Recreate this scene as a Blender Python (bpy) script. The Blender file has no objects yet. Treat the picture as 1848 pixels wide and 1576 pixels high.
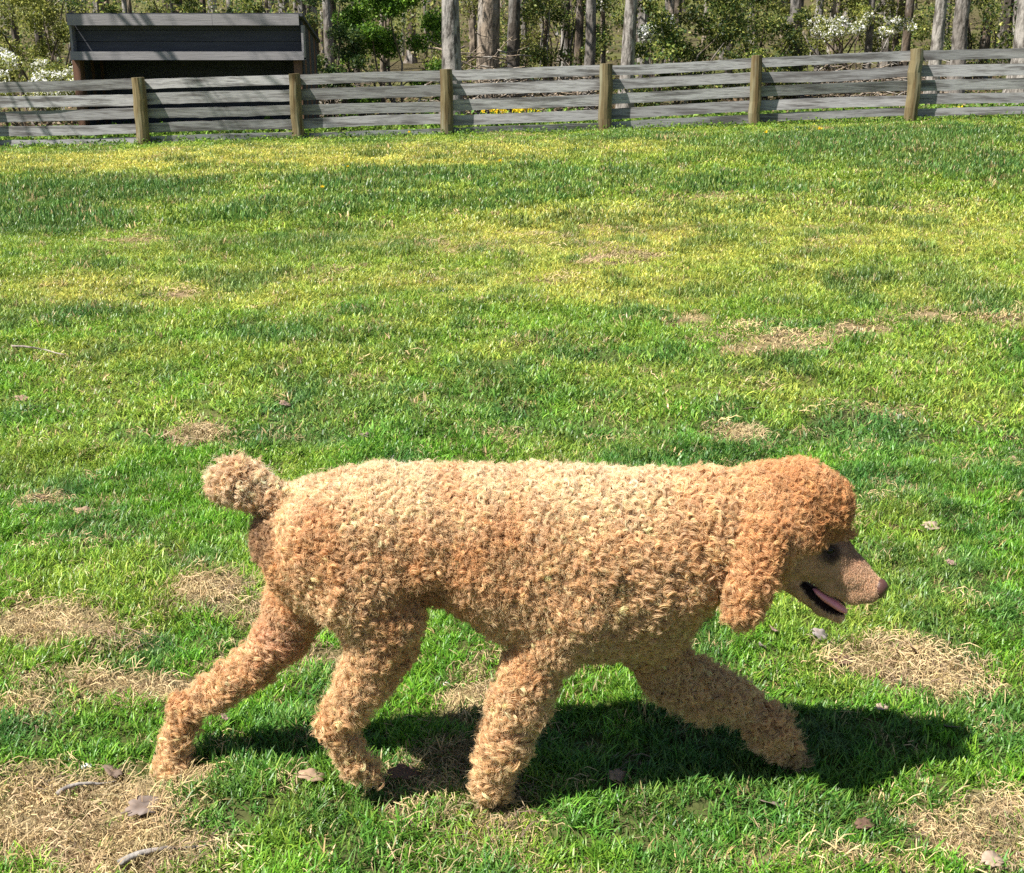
import bpy, math
import numpy as np
from mathutils import Vector, Matrix
R = math.radians
rng = np.random.default_rng(11)
sc = bpy.context.scene
col = sc.collection

# ------------------------------------------------------------------ camera, world, sun, exposure
W0, H0, F, HZ = 1848.0, 1576.0, 2300.0, 66.0       # photograph frame, focal length in its pixels, horizon row
CAMZ = 1.48
PITCH = math.atan((H0/2-HZ)/F)
cd = bpy.data.cameras.new('camera'); cam = bpy.data.objects.new('camera', cd); col.objects.link(cam)
cd.sensor_width = 36.0; cd.lens = 36.0*F/W0; cd.clip_start = 0.05; cd.clip_end = 2000
cam.location = (0, 0, CAMZ); cam.rotation_euler = (R(90)-PITCH, 0, 0)
sc.camera = cam

SUNV = Vector((-0.57, -0.29, 1.0)).normalized()    # towards the sun
ELEV = math.asin(SUNV.z)
w = bpy.data.worlds.new('World'); sc.world = w; w.use_nodes = True
wn = w.node_tree; wn.nodes.clear()
sky = wn.nodes.new('ShaderNodeTexSky'); sky.sky_type = 'NISHITA'; sky.sun_disc = False
sky.sun_elevation = ELEV; sky.sun_rotation = math.atan2(SUNV.x, SUNV.y)
bg = wn.nodes.new('ShaderNodeBackground'); bg.inputs['Strength'].default_value = 0.05
wo = wn.nodes.new('ShaderNodeOutputWorld')
wn.links.new(sky.outputs[0], bg.inputs[0]); wn.links.new(bg.outputs[0], wo.inputs[0])
sd = bpy.data.lights.new('sun', 'SUN'); sd.energy = 5.0; sd.angle = R(0.55); sd.color = (1.0, 0.955, 0.88)
so = bpy.data.objects.new('sun', sd); col.objects.link(so)
so.rotation_euler = SUNV.to_track_quat('Z', 'Y').to_euler(); so.location = (-6, -3, 12)
sc.view_settings.view_transform = 'Standard'; sc.view_settings.look = 'None'
sc.view_settings.exposure = 1.14; sc.view_settings.gamma = 1.0
sc.render.engine = 'CYCLES'
sc.cycles.use_denoising = False; sc.cycles.max_bounces = 6; sc.cycles.diffuse_bounces = 3; sc.cycles.transparent_max_bounces = 8
sc.cycles_curves.shape = 'RIBBONS'

# ------------------------------------------------------------------ helpers
CP, SP = math.cos(PITCH), math.sin(PITCH)
def ray(px, py):
    v = py-H0/2
    return np.array([px-W0/2, F*CP-v*SP, -(F*SP+v*CP)])
def P(px, py, Y):                                   # world point at distance Y in front of the camera
    d = ray(px, py); t = Y/d[1]
    return np.array([d[0]*t, Y, CAMZ+d[2]*t])
def scl(p):                                         # metres per photograph pixel at a point
    return (p[1]*CP+(CAMZ-p[2])*SP)/F
def smooth(a, b, x):
    t = np.clip((x-a)/(b-a), 0, 1); return t*t*(3-2*t)
def vnoise(x, y, seed=0):
    xi = np.floor(x).astype(np.int64); yi = np.floor(y).astype(np.int64)
    fx = x-xi; fy = y-yi; fx = fx*fx*(3-2*fx); fy = fy*fy*(3-2*fy)
    def hsh(a, b):
        n = (a*374761393+b*668265263+seed*974634777) & 0xffffffff
        n = ((n ^ (n >> 13))*1274126177) & 0xffffffff
        return ((n ^ (n >> 16)) & 0xffff)/65535.0
    return (hsh(xi, yi)*(1-fx)+hsh(xi+1, yi)*fx)*(1-fy)+(hsh(xi, yi+1)*(1-fx)+hsh(xi+1, yi+1)*fx)*fy
def fbm(x, y, seed=0, o=4):
    s = 0; a = .5; t = 0
    for k in range(o):
        s = s+a*vnoise(x*2**k+k*17.3, y*2**k+k*9.1, seed+k); t += a; a *= .5
    return s/t
def ground_z(x, y):
    x = np.asarray(x, float); y = np.asarray(y, float)
    s = smooth(3.5, 20, y)
    z = s*(0.055+0.029*np.clip(x, -25, 25))
    z = z+0.10*(fbm(x*.35, y*.35, 5, 2)-.5)*smooth(3.5, 7, y)*(1-smooth(14, 18, y))
    z = z+np.clip(y-27, 0, 200)*0.035+np.clip(y-62, 0, 90)*0.16
    return z
def ground_pt(px, py):                              # where the line of sight through a photo point meets the ground
    d = ray(px, py); t = CAMZ/max(-d[2], 1e-3)
    for _ in range(30):
        z = float(ground_z(d[0]*t, d[1]*t)); t = (CAMZ-z)/max(-d[2], 1e-3)
    return np.array([d[0]*t, d[1]*t, float(ground_z(d[0]*t, d[1]*t))])

def mesh(name, v, f, mat=None, parent=None, cols=None, smooth_=False, mats=None, midx=None):
    """v (n,3); f: (m,k) array or list of arrays with different k"""
    me = bpy.data.meshes.new(name)
    fl = f if isinstance(f, list) else [f]
    fl = [np.asarray(a, np.int32) for a in fl if len(a)]
    v = np.asarray(v, np.float32)
    me.vertices.add(len(v)); me.vertices.foreach_set('co', v.ravel())
    nl = sum(a.size for a in fl); npoly = sum(len(a) for a in fl)
    me.loops.add(nl); me.loops.foreach_set('vertex_index', np.concatenate([a.ravel() for a in fl]))
    me.polygons.add(npoly)
    tot = np.concatenate([np.full(len(a), a.shape[1], np.int32) for a in fl])
    st = np.concatenate([[0], np.cumsum(tot)[:-1]]).astype(np.int32)
    me.polygons.foreach_set('loop_start', st); me.polygons.foreach_set('loop_total', tot)
    me.polygons.foreach_set('use_smooth', np.full(npoly, bool(smooth_)))
    for m in (mats or ([mat] if mat else [])): me.materials.append(m)
    if midx is not None: me.polygons.foreach_set('material_index', np.asarray(midx, np.int32))
    me.update(calc_edges=True); me.validate()
    if cols is not None and len(me.vertices) == len(cols):
        a = me.color_attributes.new('col', 'FLOAT_COLOR', 'POINT')
        c = np.ones((len(cols), 4), np.float32); c[:, :3] = cols; a.data.foreach_set('color', c.ravel())
    o = bpy.data.objects.new(name, me); col.objects.link(o)
    if parent: o.parent = parent
    return o
def empty(name, loc=(0, 0, 0), rz=0):
    o = bpy.data.objects.new(name, None); col.objects.link(o); o.location = loc; o.rotation_euler = (0, 0, rz)
    o.empty_display_size = .1
    return o
def tag(o, label=None, cat=None, group=None, kind=None):
    if label: o['label'] = label
    if cat: o['category'] = cat
    if group: o['group'] = group
    if kind: o['kind'] = kind
    return o

def mat(name, colour=(.5, .5, .5), rough=.7, attr=None, attr_type='GEOMETRY', noise=None, transl=0.0, spec=.3, bump=None, randv=0.0, stretch=(1, 1, 1), sheen=0.0):
    """principled; colour = attr colour or constant; noise=(scale, amount, dark colour); bump=(scale, strength)"""
    m = bpy.data.materials.new(name); m.use_nodes = True; nt = m.node_tree; N = nt.nodes; L = nt.links
    b = N['Principled BSDF']; out = N['Material Output']
    b.inputs['Roughness'].default_value = rough; b.inputs['Specular IOR Level'].default_value = spec
    if sheen: b.inputs['Sheen Weight'].default_value = sheen
    src = None
    if attr:
        a = N.new('ShaderNodeAttribute'); a.attribute_name = attr; a.attribute_type = attr_type; src = a.outputs['Color']
    else:
        rgb = N.new('ShaderNodeRGB'); rgb.outputs[0].default_value = (*colour, 1); src = rgb.outputs[0]
    tc = N.new('ShaderNodeTexCoord'); mp = N.new('ShaderNodeMapping'); mp.inputs['Scale'].default_value = stretch
    L.new(tc.outputs['Object'], mp.inputs[0])
    if randv:                                        # a repeat's own shift of the texture and tone
        oi = N.new('ShaderNodeObjectInfo'); vm = N.new('ShaderNodeVectorMath'); vm.operation = 'SCALE'
        cx = N.new('ShaderNodeCombineXYZ')
        for i in range(3): L.new(oi.outputs['Random'], cx.inputs[i])
        L.new(cx.outputs[0], vm.inputs[0]); vm.inputs['Scale'].default_value = 37.0
        L.new(vm.outputs[0], mp.inputs['Location'])
        mr = N.new('ShaderNodeMapRange'); mr.inputs[3].default_value = 1-randv; mr.inputs[4].default_value = 1+randv
        L.new(oi.outputs['Random'], mr.inputs[0])
        mx = N.new('ShaderNodeVectorMath'); mx.operation = 'SCALE'; L.new(src, mx.inputs[0]); L.new(mr.outputs[0], mx.inputs['Scale']); src = mx.outputs[0]
    for nz in (noise if isinstance(noise, list) else [noise] if noise else []):
        t = N.new('ShaderNodeTexNoise'); t.inputs['Scale'].default_value = nz[0]; t.inputs['Detail'].default_value = 6; t.inputs['Roughness'].default_value = .6
        L.new(mp.outputs[0], t.inputs['Vector'])
        cr = N.new('ShaderNodeMapRange'); cr.inputs[1].default_value = nz[3] if len(nz) > 3 else .35; cr.inputs[2].default_value = nz[4] if len(nz) > 4 else .65
        cr.inputs[3].default_value = 0; cr.inputs[4].default_value = nz[1]
        L.new(t.outputs['Fac'], cr.inputs[0])
        mx = N.new('ShaderNodeMix'); mx.data_type = 'RGBA'; L.new(cr.outputs[0], mx.inputs['Factor']); L.new(src, mx.inputs['A']); mx.inputs['B'].default_value = (*nz[2], 1)
        src = mx.outputs['Result']
    L.new(src, b.inputs['Base Color'])
    if bump:
        t = N.new('ShaderNodeTexNoise'); t.inputs['Scale'].default_value = bump[0]; t.inputs['Detail'].default_value = 8; L.new(mp.outputs[0], t.inputs['Vector'])
        bn = N.new('ShaderNodeBump'); bn.inputs['Strength'].default_value = bump[1]; bn.inputs['Distance'].default_value = bump[2] if len(bump) > 2 else .01
        L.new(t.outputs['Fac'], bn.inputs['Height']); L.new(bn.outputs[0], b.inputs['Normal'])
    if transl:
        tr = N.new('ShaderNodeBsdfTranslucent'); L.new(src, tr.inputs[0]); ms = N.new('ShaderNodeMixShader'); ms.inputs[0].default_value = transl
        L.new(b.outputs[0], ms.inputs[1]); L.new(tr.outputs[0], ms.inputs[2]); L.new(ms.outputs[0], out.inputs[0])
    return m

M = {}
M['ground'] = mat('ground', attr='col', rough=.95, noise=[(60, .5, (.05, .04, .02)), (9, .25, (.10, .10, .03))], bump=(45, .9, .02), spec=.1)
M['blade'] = mat('grass_blade', attr='tcol', attr_type='INSTANCER', rough=.42, transl=.35, spec=.45)
nt_ = M['blade'].node_tree                            # each blade of a tuft differs a little
ge = nt_.nodes.new('ShaderNodeNewGeometry'); rp = nt_.nodes.new('ShaderNodeValToRGB'); el_ = rp.color_ramp.elements
el_[0].color = (.55, .70, .6, 1); el_[1].color = (1.75, 1.45, 1.5, 1); el_.new(.5).color = (1, 1, 1, 1)
mu = nt_.nodes.new('ShaderNodeMix'); mu.data_type = 'RGBA'; mu.blend_type = 'MULTIPLY'; mu.inputs['Factor'].default_value = 1
at_ = [n for n in nt_.nodes if n.type == 'ATTRIBUTE'][0]; tg_ = [l.to_socket for l in at_.outputs['Color'].links]
nt_.links.new(ge.outputs['Random Per Island'], rp.inputs[0]); nt_.links.new(at_.outputs['Color'], mu.inputs['A']); nt_.links.new(rp.outputs[0], mu.inputs['B'])
for s_ in tg_: nt_.links.new(mu.outputs['Result'], s_)
M['straw'] = mat('straw', attr='tcol', attr_type='INSTANCER', rough=.7, transl=.15, spec=.3)
M['leafc'] = mat('foliage', attr='col', rough=.5, transl=.45, spec=.35)
M['petal'] = mat('petal', attr='col', rough=.7, transl=.35, spec=.2)
M['bark'] = mat('bark', attr='col', rough=.9, stretch=(1, 1, .35), noise=[(11, .85, (.05, .042, .035), .46, .60), (3.0, .65, (.42, .40, .37), .5, .62), (1.4, .6, (.08, .07, .06), .5, .62)], bump=(14, 1.0, .04), spec=.1)
M['board'] = mat('weathered_board', (.33, .325, .325), rough=.85, randv=.28, stretch=(.6, 4, 7), noise=[(2.0, .85, (.085, .078, .075), .47, .62), (5.5, .6, (.10, .09, .085), .55, .63), (1.3, .6, (.42, .41, .405), .54, .72), (9, .6, (.09, .08, .075), .52, .70)], bump=(6, .5, .006), spec=.12)
M['post'] = mat('post_wood', (.175, .140, .075), rough=.85, randv=.12, stretch=(3, 3, .35), noise=[(4, .8, (.10, .065, .03), .45, .6), (2.5, .6, (.27, .27, .19), .5, .65)], bump=(10, .8, .01), spec=.12)
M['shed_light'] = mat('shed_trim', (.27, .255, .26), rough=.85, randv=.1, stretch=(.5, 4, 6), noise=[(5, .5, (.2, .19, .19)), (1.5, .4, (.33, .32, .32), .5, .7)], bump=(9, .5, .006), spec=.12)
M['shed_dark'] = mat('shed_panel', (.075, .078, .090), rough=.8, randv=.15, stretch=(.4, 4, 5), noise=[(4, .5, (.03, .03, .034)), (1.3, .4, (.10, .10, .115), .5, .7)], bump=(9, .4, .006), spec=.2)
M['shed_brown'] = mat('shed_post', (.20, .11, .075), rough=.85, noise=(6, .5, (.1, .06, .045)), spec=.1)
M['dleaf'] = mat('dead_leaf', attr='col', rough=.75, transl=.15, noise=(60, .4, (.25, .16, .10)), spec=.2)

# ------------------------------------------------------------------ lawn colour and wear (fixed patches on the ground)
def patch(cx, cy, rx, ry, k=1.0):
    c = ground_pt(cx, cy); a = ground_pt(cx+rx, cy); n = ground_pt(cx, cy-ry); f_ = ground_pt(cx, min(cy+ry, 1900))
    return (c[0], (n[1]+f_[1])/2, abs(a[0]-c[0]), max(abs(n[1]-f_[1])/2, .02), k)
DRY = [patch(*a) for a in [
    (110, 1500, 260, 95, 1.3), (40, 1430, 230, 45, 1.0), (60, 1140, 165, 42, 1.1), (210, 1232, 300, 26, 1.1), (40, 1290, 90, 30, .6), (390, 1070, 80, 32, .8),
    (380, 772, 60, 24, .9), (1770, 1525, 120, 50, 1.2), (1835, 1465, 110, 34, 1.0), (1500, 1572, 230, 14, 1.0), (1640, 1228, 150, 42, 1.1),
    (1325, 800, 55, 18, 1.0), (1400, 636, 100, 16, 1.4), (1470, 616, 80, 11, 1.4), (1535, 601, 75, 10, 1.3), (1210, 576, 70, 10, .9), (1110, 466, 80, 10, .9), (235, 432, 95, 8, .8), (330, 525, 75, 8, .7),
    (1695, 578, 34, 9, 1.0), (1612, 573, 22, 8, .9), (835, 1245, 60, 26, .85), (740, 1408, 60, 15, .9), (560, 1418, 45, 8, .8), (300, 1405, 110, 22, 1.2),
    (580, 1175, 80, 14, .7), (960, 1472, 45, 8, .8), (800, 440, 160, 8, .35), (980, 505, 70, 6, .6), (1580, 745, 120, 14, .45), (60, 905, 60, 10, .5),
    (1000, 420, 300, 10, .25), (1300, 700, 100, 8, .3), (470, 1100, 60, 16, .5), (90, 990, 90, 10, .35), (1530, 380, 90, 6, .5), (650, 1180, 60, 16, .6)]]
YEL = [patch(*a) for a in [
    (250, 292, 420, 20, 1.2), (750, 285, 400, 24, 1.2), (1050, 275, 260, 18, .7), (300, 325, 250, 12, .5), (1300, 430, 420, 60, .8), (1600, 420, 400, 50, .55), (350, 530, 480, 30, .6), (1100, 520, 350, 40, .6),
    (1650, 520, 260, 40, .5), (700, 640, 300, 20, .3), (200, 640, 220, 20, .35), (900, 440, 500, 30, .4), (1500, 370, 300, 14, .4), (1550, 700, 200, 60, .25)]]
DRK = [patch(*a) for a in [
    (130, 350, 260, 26, 1.0), (60, 400, 180, 24, .8), (700, 330, 190, 20, .8), (560, 375, 220, 18, .6), (1560, 268, 360, 34, 1.0), (1750, 310, 240, 34, .8), (1050, 335, 200, 18, .4), (900, 370, 160, 20, .5),
    (560, 440, 260, 18, .5), (1560, 810, 130, 50, .75), (1640, 880, 160, 30, .5), (780, 730, 330, 40, .45), (130, 560, 200, 20, .4), (1350, 345, 160, 12, .4), (1180, 250, 120, 8, .5), (1800, 560, 90, 60, .4),
    (600, 790, 260, 26, .4), (1000, 790, 260, 30, .4), (120, 860, 200, 30, .4), (330, 1150, 160, 26, .4), (60, 1330, 220, 40, .35), (500, 600, 200, 14, .35)]]
def field(lst, x, y, warp=.5, seed=3):
    fr = 1.0/np.clip(y*.09, .12, 2)
    wx = (fbm(x*fr*.5, y*fr*.5, seed)-.5); wy = (fbm(x*fr*.5+50, y*fr*.5+50, seed+9)-.5)
    out = np.zeros_like(x)
    for (cx, cy, rx, ry, k) in lst:
        q = ((x-cx)/rx+wx*warp*3)**2+((y-cy)/ry+wy*warp*3)**2
        out = np.maximum(out, k*np.clip(1.35-q*.9, 0, 1))
    return out
def lawn(x, y):
    """dryness 0..1, grass colour (n,3), blade length factor"""
    d = field(DRY, x, y, .8)
    d = np.maximum(d, .5*smooth(.66, .78, fbm(x*1.7, y*1.1, 21)))
    d = np.clip(d*(.1+1.75*fbm(x*8, y*8, 31, 4)), 0, 1)
    yl = np.clip(field(YEL, x, y, .35, 41)*(.35+1.1*fbm(x*1.1, y*.8, 44))+.30*smooth(.45, .7, fbm(x*2.6, y*1.8, 45)), 0, 1)
    dk = np.clip(field(DRK, x, y, .6, 51)*1.15*(.3+1.3*fbm(x*1.4, y*1.0, 54))+.75*smooth(.52, .70, fbm(x*4.5, y*3.2, 55))+.15*smooth(.5, .7, fbm(x*1.2, y*.9, 56)), 0, 1)
    g = np.array([.120, .300, .020]); yy = np.array([.45, .45, .09]); kk = np.array([.050, .155, .040])
    far = smooth(3.5, 9, y)[:, None]
    g = g*(1-far)+np.array([.215, .330, .038])*far
    c = g*(1-yl[:, None])+yy*yl[:, None]
    c = c*(1-dk[:, None]*.8)+kk*dk[:, None]*.8
    return d, c, dk, yl

# ground sheet
def axis(segs):
    a = [segs[0][0]]
    for s, e, h in segs:
        n = max(1, int(round((e-s)/h))); a += list(np.linspace(s, e, n+1)[1:])
    return np.array(a)
xs = axis([(-400, -60, 40), (-60, -14, 2), (-14, -4, .16), (-4, 4, .035), (4, 14, .16), (14, 60, 2), (60, 400, 40)])
ys = axis([(-60, -4, 8), (-4, 1, .5), (1, 7, .035), (7, 24, .14), (24, 70, 1.0), (70, 160, 6), (160, 400, 40)])
gx, gy = np.meshgrid(xs, ys); gx = gx.ravel(); gy = gy.ravel()
def micro_z(x, y): return (fbm(x*8, y*8, 61, 3)-.5)*.045*(y < 9)+(fbm(x*2.4, y*2.4, 62, 2)-.5)*.055
micro = micro_z(gx, gy)
gz = ground_z(gx, gy)+micro
d, c, dk, yl = lawn(gx, gy)
soil = np.array([.085, .075, .035]); straw = np.array([.36, .265, .15])
nr_ = smooth(3.5, 8, gy)[:, None]; gc = soil*(.55-.2*nr_)+c*(.16+.34*nr_)
gc = gc*(1-d[:, None])+straw*d[:, None]*(.6+.5*fbm(gx*14, gy*14, 71))[:, None]
wd = smooth(21.5, 26, gy+3*(fbm(gx*.5, gy*.5, 72)-.5))[:, None]
litter = np.array([.075, .06, .035])*(.6+.9*fbm(gx*1.3, gy*1.3, 73))[:, None]+np.array([.03, .06, .0])*(smooth(.5, .7, fbm(gx*.4, gy*.4, 74)))[:, None]
gc = gc*(1-wd)+litter*wd
nx_, ny_ = len(xs), len(ys)
ii = (np.arange(ny_-1)[:, None]*nx_+np.arange(nx_-1)[None]).ravel()
g = mesh('ground', np.c_[gx, gy, gz], np.c_[ii, ii+1, ii+nx_+1, ii+nx_], M['ground'], cols=gc, smooth_=True)
tag(g, kind='structure')

# ------------------------------------------------------------------ grass: tufts instanced over one lawn object
def blade_tuft(name, n, rad, hmin, hmax, wid, lean, mt, curl=.5, flat=0.0, seed=0):
    r = np.random.default_rng(seed); V = []; Fq = []; Ft = []
    for k in range(n):
        a = r.uniform(0, 6.283); q = rad*math.sqrt(r.uniform()); bx, by = q*math.cos(a), q*math.sin(a)
        h = r.uniform(hmin, hmax); dr = r.uniform(0, 6.283); ln = lean*r.uniform(.3, 1.3); wv = wid*r.uniform(.7, 1.3)
        dx, dy = math.cos(dr), math.sin(dr); fa = dr+1.57+r.uniform(-.5, .5); sx, sy = math.cos(fa)*wv/2, math.sin(fa)*wv/2
        b = len(V)
        for t, wf in ((0, .8), (.4, 1.0), (.75, .7)):
            off = h*ln*(t**(1+curl)); z = h*t*(1-flat)-h*.35*ln*t*t*(1-flat) + (flat*.012*math.sin(t*3+k)+flat*.008)
            cx, cy = bx+dx*off+dx*h*t*flat, by+dy*off+dy*h*t*flat
            V += [(cx-sx*wf, cy-sy*wf, z), (cx+sx*wf, cy+sy*wf, z+(.001 if flat else 0))]
        off = h*ln; z = (h-h*.35*ln)*(1-flat)+flat*.006
        V.append((bx+dx*off+dx*h*flat, by+dy*off+dy*h*flat, max(z, .002)))
        Fq += [(b, b+1, b+3, b+2), (b+2, b+3, b+5, b+4)]; Ft.append((b+4, b+5, b+6))
    me = mesh(name, V, [np.array(Fq), np.array(Ft)], mt)
    col.objects.unlink(me); return me
def proto_collection(name, objs):
    c_ = bpy.data.collections.new(name)
    for o in objs: c_.objects.link(o)
    return c_
def scatter(name, pts, rotz, scale, idx, tc, coll, label=None):
    o = mesh(name, pts, np.zeros((0, 3), int)) if False else None
    me = bpy.data.meshes.new(name); me.vertices.add(len(pts)); me.vertices.foreach_set('co', np.asarray(pts, np.float32).ravel())
    a = me.attributes.new('rz', 'FLOAT_VECTOR', 'POINT'); a.data.foreach_set('vector', np.asarray(rotz, np.float32).ravel())
    a = me.attributes.new('sc', 'FLOAT_VECTOR', 'POINT'); a.data.foreach_set('vector', np.asarray(scale, np.float32).ravel())
    a = me.attributes.new('ix', 'INT', 'POINT'); a.data.foreach_set('value', np.asarray(idx, np.int32))
    a = me.attributes.new('tcol', 'FLOAT_COLOR', 'POINT'); cc = np.ones((len(pts), 4), np.float32); cc[:, :3] = tc; a.data.foreach_set('color', cc.ravel())
    o = bpy.data.objects.new(name, me); col.objects.link(o)
    ng = bpy.data.node_groups.new(name, 'GeometryNodeTree')
    ng.interface.new_socket('Geometry', in_out='INPUT', socket_type='NodeSocketGeometry')
    ng.interface.new_socket('Geometry', in_out='OUTPUT', socket_type='NodeSocketGeometry')
    N = ng.nodes; L = ng.links
    gi = N.new('NodeGroupInput'); go = N.new('NodeGroupOutput'); ip = N.new('GeometryNodeInstanceOnPoints'); ci = N.new('GeometryNodeCollectionInfo')
    ci.inputs['Collection'].default_value = coll; ci.inputs['Separate Children'].default_value = True; ci.inputs['Reset Children'].default_value = True
    def na(nm, dt):
        n = N.new('GeometryNodeInputNamedAttribute'); n.data_type = dt; n.inputs['Name'].default_value = nm; return n.outputs['Attribute']
    L.new(gi.outputs[0], ip.inputs['Points']); L.new(ci.outputs[0], ip.inputs['Instance']); ip.inputs['Pick Instance'].default_value = True
    L.new(na('ix', 'INT'), ip.inputs['Instance Index']); L.new(na('sc', 'FLOAT_VECTOR'), ip.inputs['Scale'])
    er = N.new('FunctionNodeEulerToRotation'); L.new(na('rz', 'FLOAT_VECTOR'), er.inputs[0]); L.new(er.outputs[0], ip.inputs['Rotation'])
    L.new(ip.outputs[0], go.inputs[0])
    md = o.modifiers.new('scatter', 'NODES'); md.node_group = ng
    tag(o, label, kind='stuff')
    return o
NT = 8
short = proto_collection('tuft_shapes', [blade_tuft('tuft', 20, .028, .014, .038, .0027, .95, M['blade'], seed=k) for k in range(NT)])
wide = proto_collection('wide_tuft_shapes', [blade_tuft('tuft_wide', 26, .065, .016, .044, .0048, 1.0, M['blade'], seed=20+k) for k in range(NT)])
farp = proto_collection('far_tuft_shapes', [blade_tuft('tuft_far', 26, .13, .022, .058, .0095, 1.0, M['blade'], seed=40+k) for k in range(NT)])
strw = proto_collection('straw_shapes', [blade_tuft('straw_bit', 34, .05, .010, .036, .0014, .6, M['straw'], flat=.86, curl=.2, seed=60+k) for k in range(NT)])
strwf = proto_collection('straw_far_shapes', [blade_tuft('straw_bit_far', 26, .10, .015, .055, .0042, .4, M['straw'], flat=.85, curl=.2, seed=70+k) for k in range(NT)])

def region(y0, y1, dens, power=1.0):
    wf = lambda y: .43*y+1.7
    n = int((wf(y0)+wf(y1))*(y1-y0)*dens)
    y = rng.uniform(y0, y1, n); wmax = wf(y1); x = rng.uniform(-wmax, wmax, n)
    k = np.abs(x) < wf(y); return x[k], y[k]
def grass_layer(name, y0, y1, dens, coll, base, label, straw_layer=False):
    x, y = region(y0, y1, dens)
    d, c, dk, yl = lawn(x, y)
    u = rng.uniform(size=len(x))
    if straw_layer:
        k = u < np.clip(d*1.3+.025, 0, 1)
    else:
        k = u > np.clip(d*1.05-.08, 0, .93)
    if not straw_layer:
        clump = fbm(x*5, y*5, 81, 2); k &= (u > .03+.45*smooth(.46, .26, fbm(x*11, y*11, 84, 2))*(y < 6))
    x, y, d, c, dk, yl = x[k], y[k], d[k], c[k], dk[k], yl[k]
    n = len(x); z = ground_z(x, y)+micro_z(x, y)-.004
    s = base*rng.uniform(.55 if straw_layer else .7, 1.25, n)
    if straw_layer:
        cc = np.array([.50, .38, .20])*rng.uniform(.3, 1.35, (n, 1))*np.array([1, 1, 1])+rng.normal(0, .012, (n, 3))
        z = z+rng.uniform(0, .006, n)
        sz = np.c_[s, s, s]
    else:
        hh = (1-.45*smooth(17, 19.5, y))*(.75+.65*fbm(x*3, y*3, 82, 3))*(1+1.0*dk*smooth(4, 9, y)-.2*yl)*(1-.35*d)
        sz = np.c_[s, s, s*hh]
        v = rng.uniform(.62, 1.42, (n, 1))
        cc = c*v*(.75+.5*fbm(x*6, y*6, 83, 2))[:, None]
        mixy = rng.uniform(size=(n, 1))**3*np.where(y < 5, .3, .5)[:, None]; cc = cc*(1-mixy)+np.array([.34, .36, .06])*mixy
        tan = (rng.uniform(size=(n, 1)) < .05+.25*d[:, None]); cc = np.where(tan, np.array([.42, .34, .16])*rng.uniform(.6, 1.2, (n, 1)), cc)
    rot = np.c_[rng.normal(0, .12, n), rng.normal(0, .12, n), rng.uniform(0, 6.283, n)]
    return scatter(name, np.c_[x, y, z], rot, sz, rng.integers(0, NT, n), np.clip(cc, .005, .9), coll, label)
grass_layer('grass', 1.2, 4.6, 3300, short, 1.0, 'short bright green lawn grass in the foreground')
grass_layer('grass', 4.4, 10.5, 900, wide, 1.0, 'middle of the lawn with yellow green and dark tufts')
grass_layer('grass', 10.2, 20.6, 330, farp, 1.0, 'far lawn running up to the wooden fence')
grass_layer('dry_straw', 1.2, 4.8, 1700, strw, 1.0, 'dry straw lying in the worn patches of the foreground lawn', True)
grass_layer('dry_straw', 4.6, 21, 220, strwf, 1.0, 'dry straw in the worn patches of the distant lawn', True)
# ------------------------------------------------------------------ the dog: one signed-distance body, meshed with surface nets
YC, YN, YFAR = 2.31, 2.235, 2.385
hb = .0042
g0 = np.array([-.80, YC-.215, -.02]); g1 = np.array([.80, YC+.215, .78])
ax_ = [np.arange(g0[i], g1[i], hb, dtype=np.float32) for i in range(3)]
D = np.full([len(a) for a in ax_], .2, np.float32)
FUR = .012
def sl(lo, hi):
    s = []
    for i in range(3):
        a = max(0, int((lo[i]-g0[i])/hb)); b_ = min(len(ax_[i]), int((hi[i]-g0[i])/hb)+2); s.append(slice(a, max(a+1, b_)))
    return tuple(s)
def smin(a, b, k):
    h = np.clip(.5+.5*(b-a)/k, 0, 1); return b*(1-h)+a*h-k*h*(1-h)
def smax(a, b, k): return -smin(-a, -b, k)
def seg(a, ra, b, rb, k=.02, ys_=1.0, op='add', fld=None):
    a = np.array(a, float); b = np.array(b, float); m = max(ra, rb)*max(1, ys_)+.06
    s = sl(np.minimum(a, b)-m, np.maximum(a, b)+m)
    X, Y, Z = np.meshgrid(ax_[0][s[0]], ax_[1][s[1]], ax_[2][s[2]], indexing='ij')
    px, py, pz = X-a[0], (Y-a[1])/ys_, Z-a[2]; v = b-a; vy = v[1]/ys_
    t = np.clip((px*v[0]+py*vy+pz*v[2])/max(v[0]**2+vy**2+v[2]**2, 1e-9), 0, 1)
    dd = np.sqrt((px-t*v[0])**2+(py-t*vy)**2+(pz-t*v[2])**2)-(ra+t*(rb-ra))
    if op == 'add': D[s] = smin(D[s], dd, k)
    else: D[s] = smax(D[s], -dd, k)
def chain(pts, Y, fur=FUR, k=.02, ys_=1.0):
    q = []
    for p in pts:
        yy = p[3] if len(p) > 3 else Y
        c_ = P(p[0], p[1], yy); q.append((c_, p[2]*scl(c_)-fur))
    for (a, ra), (b, rb) in zip(q[:-1], q[1:]): seg(a, max(ra, .006), b, max(rb, .006), k, ys_)
    return q
def YM(x): return YC-float(np.interp(x, [1440, 1590], [0, .032]))
def PH(x, y, dy=0.0): return P(x, y, YM(x)+dy)
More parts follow.
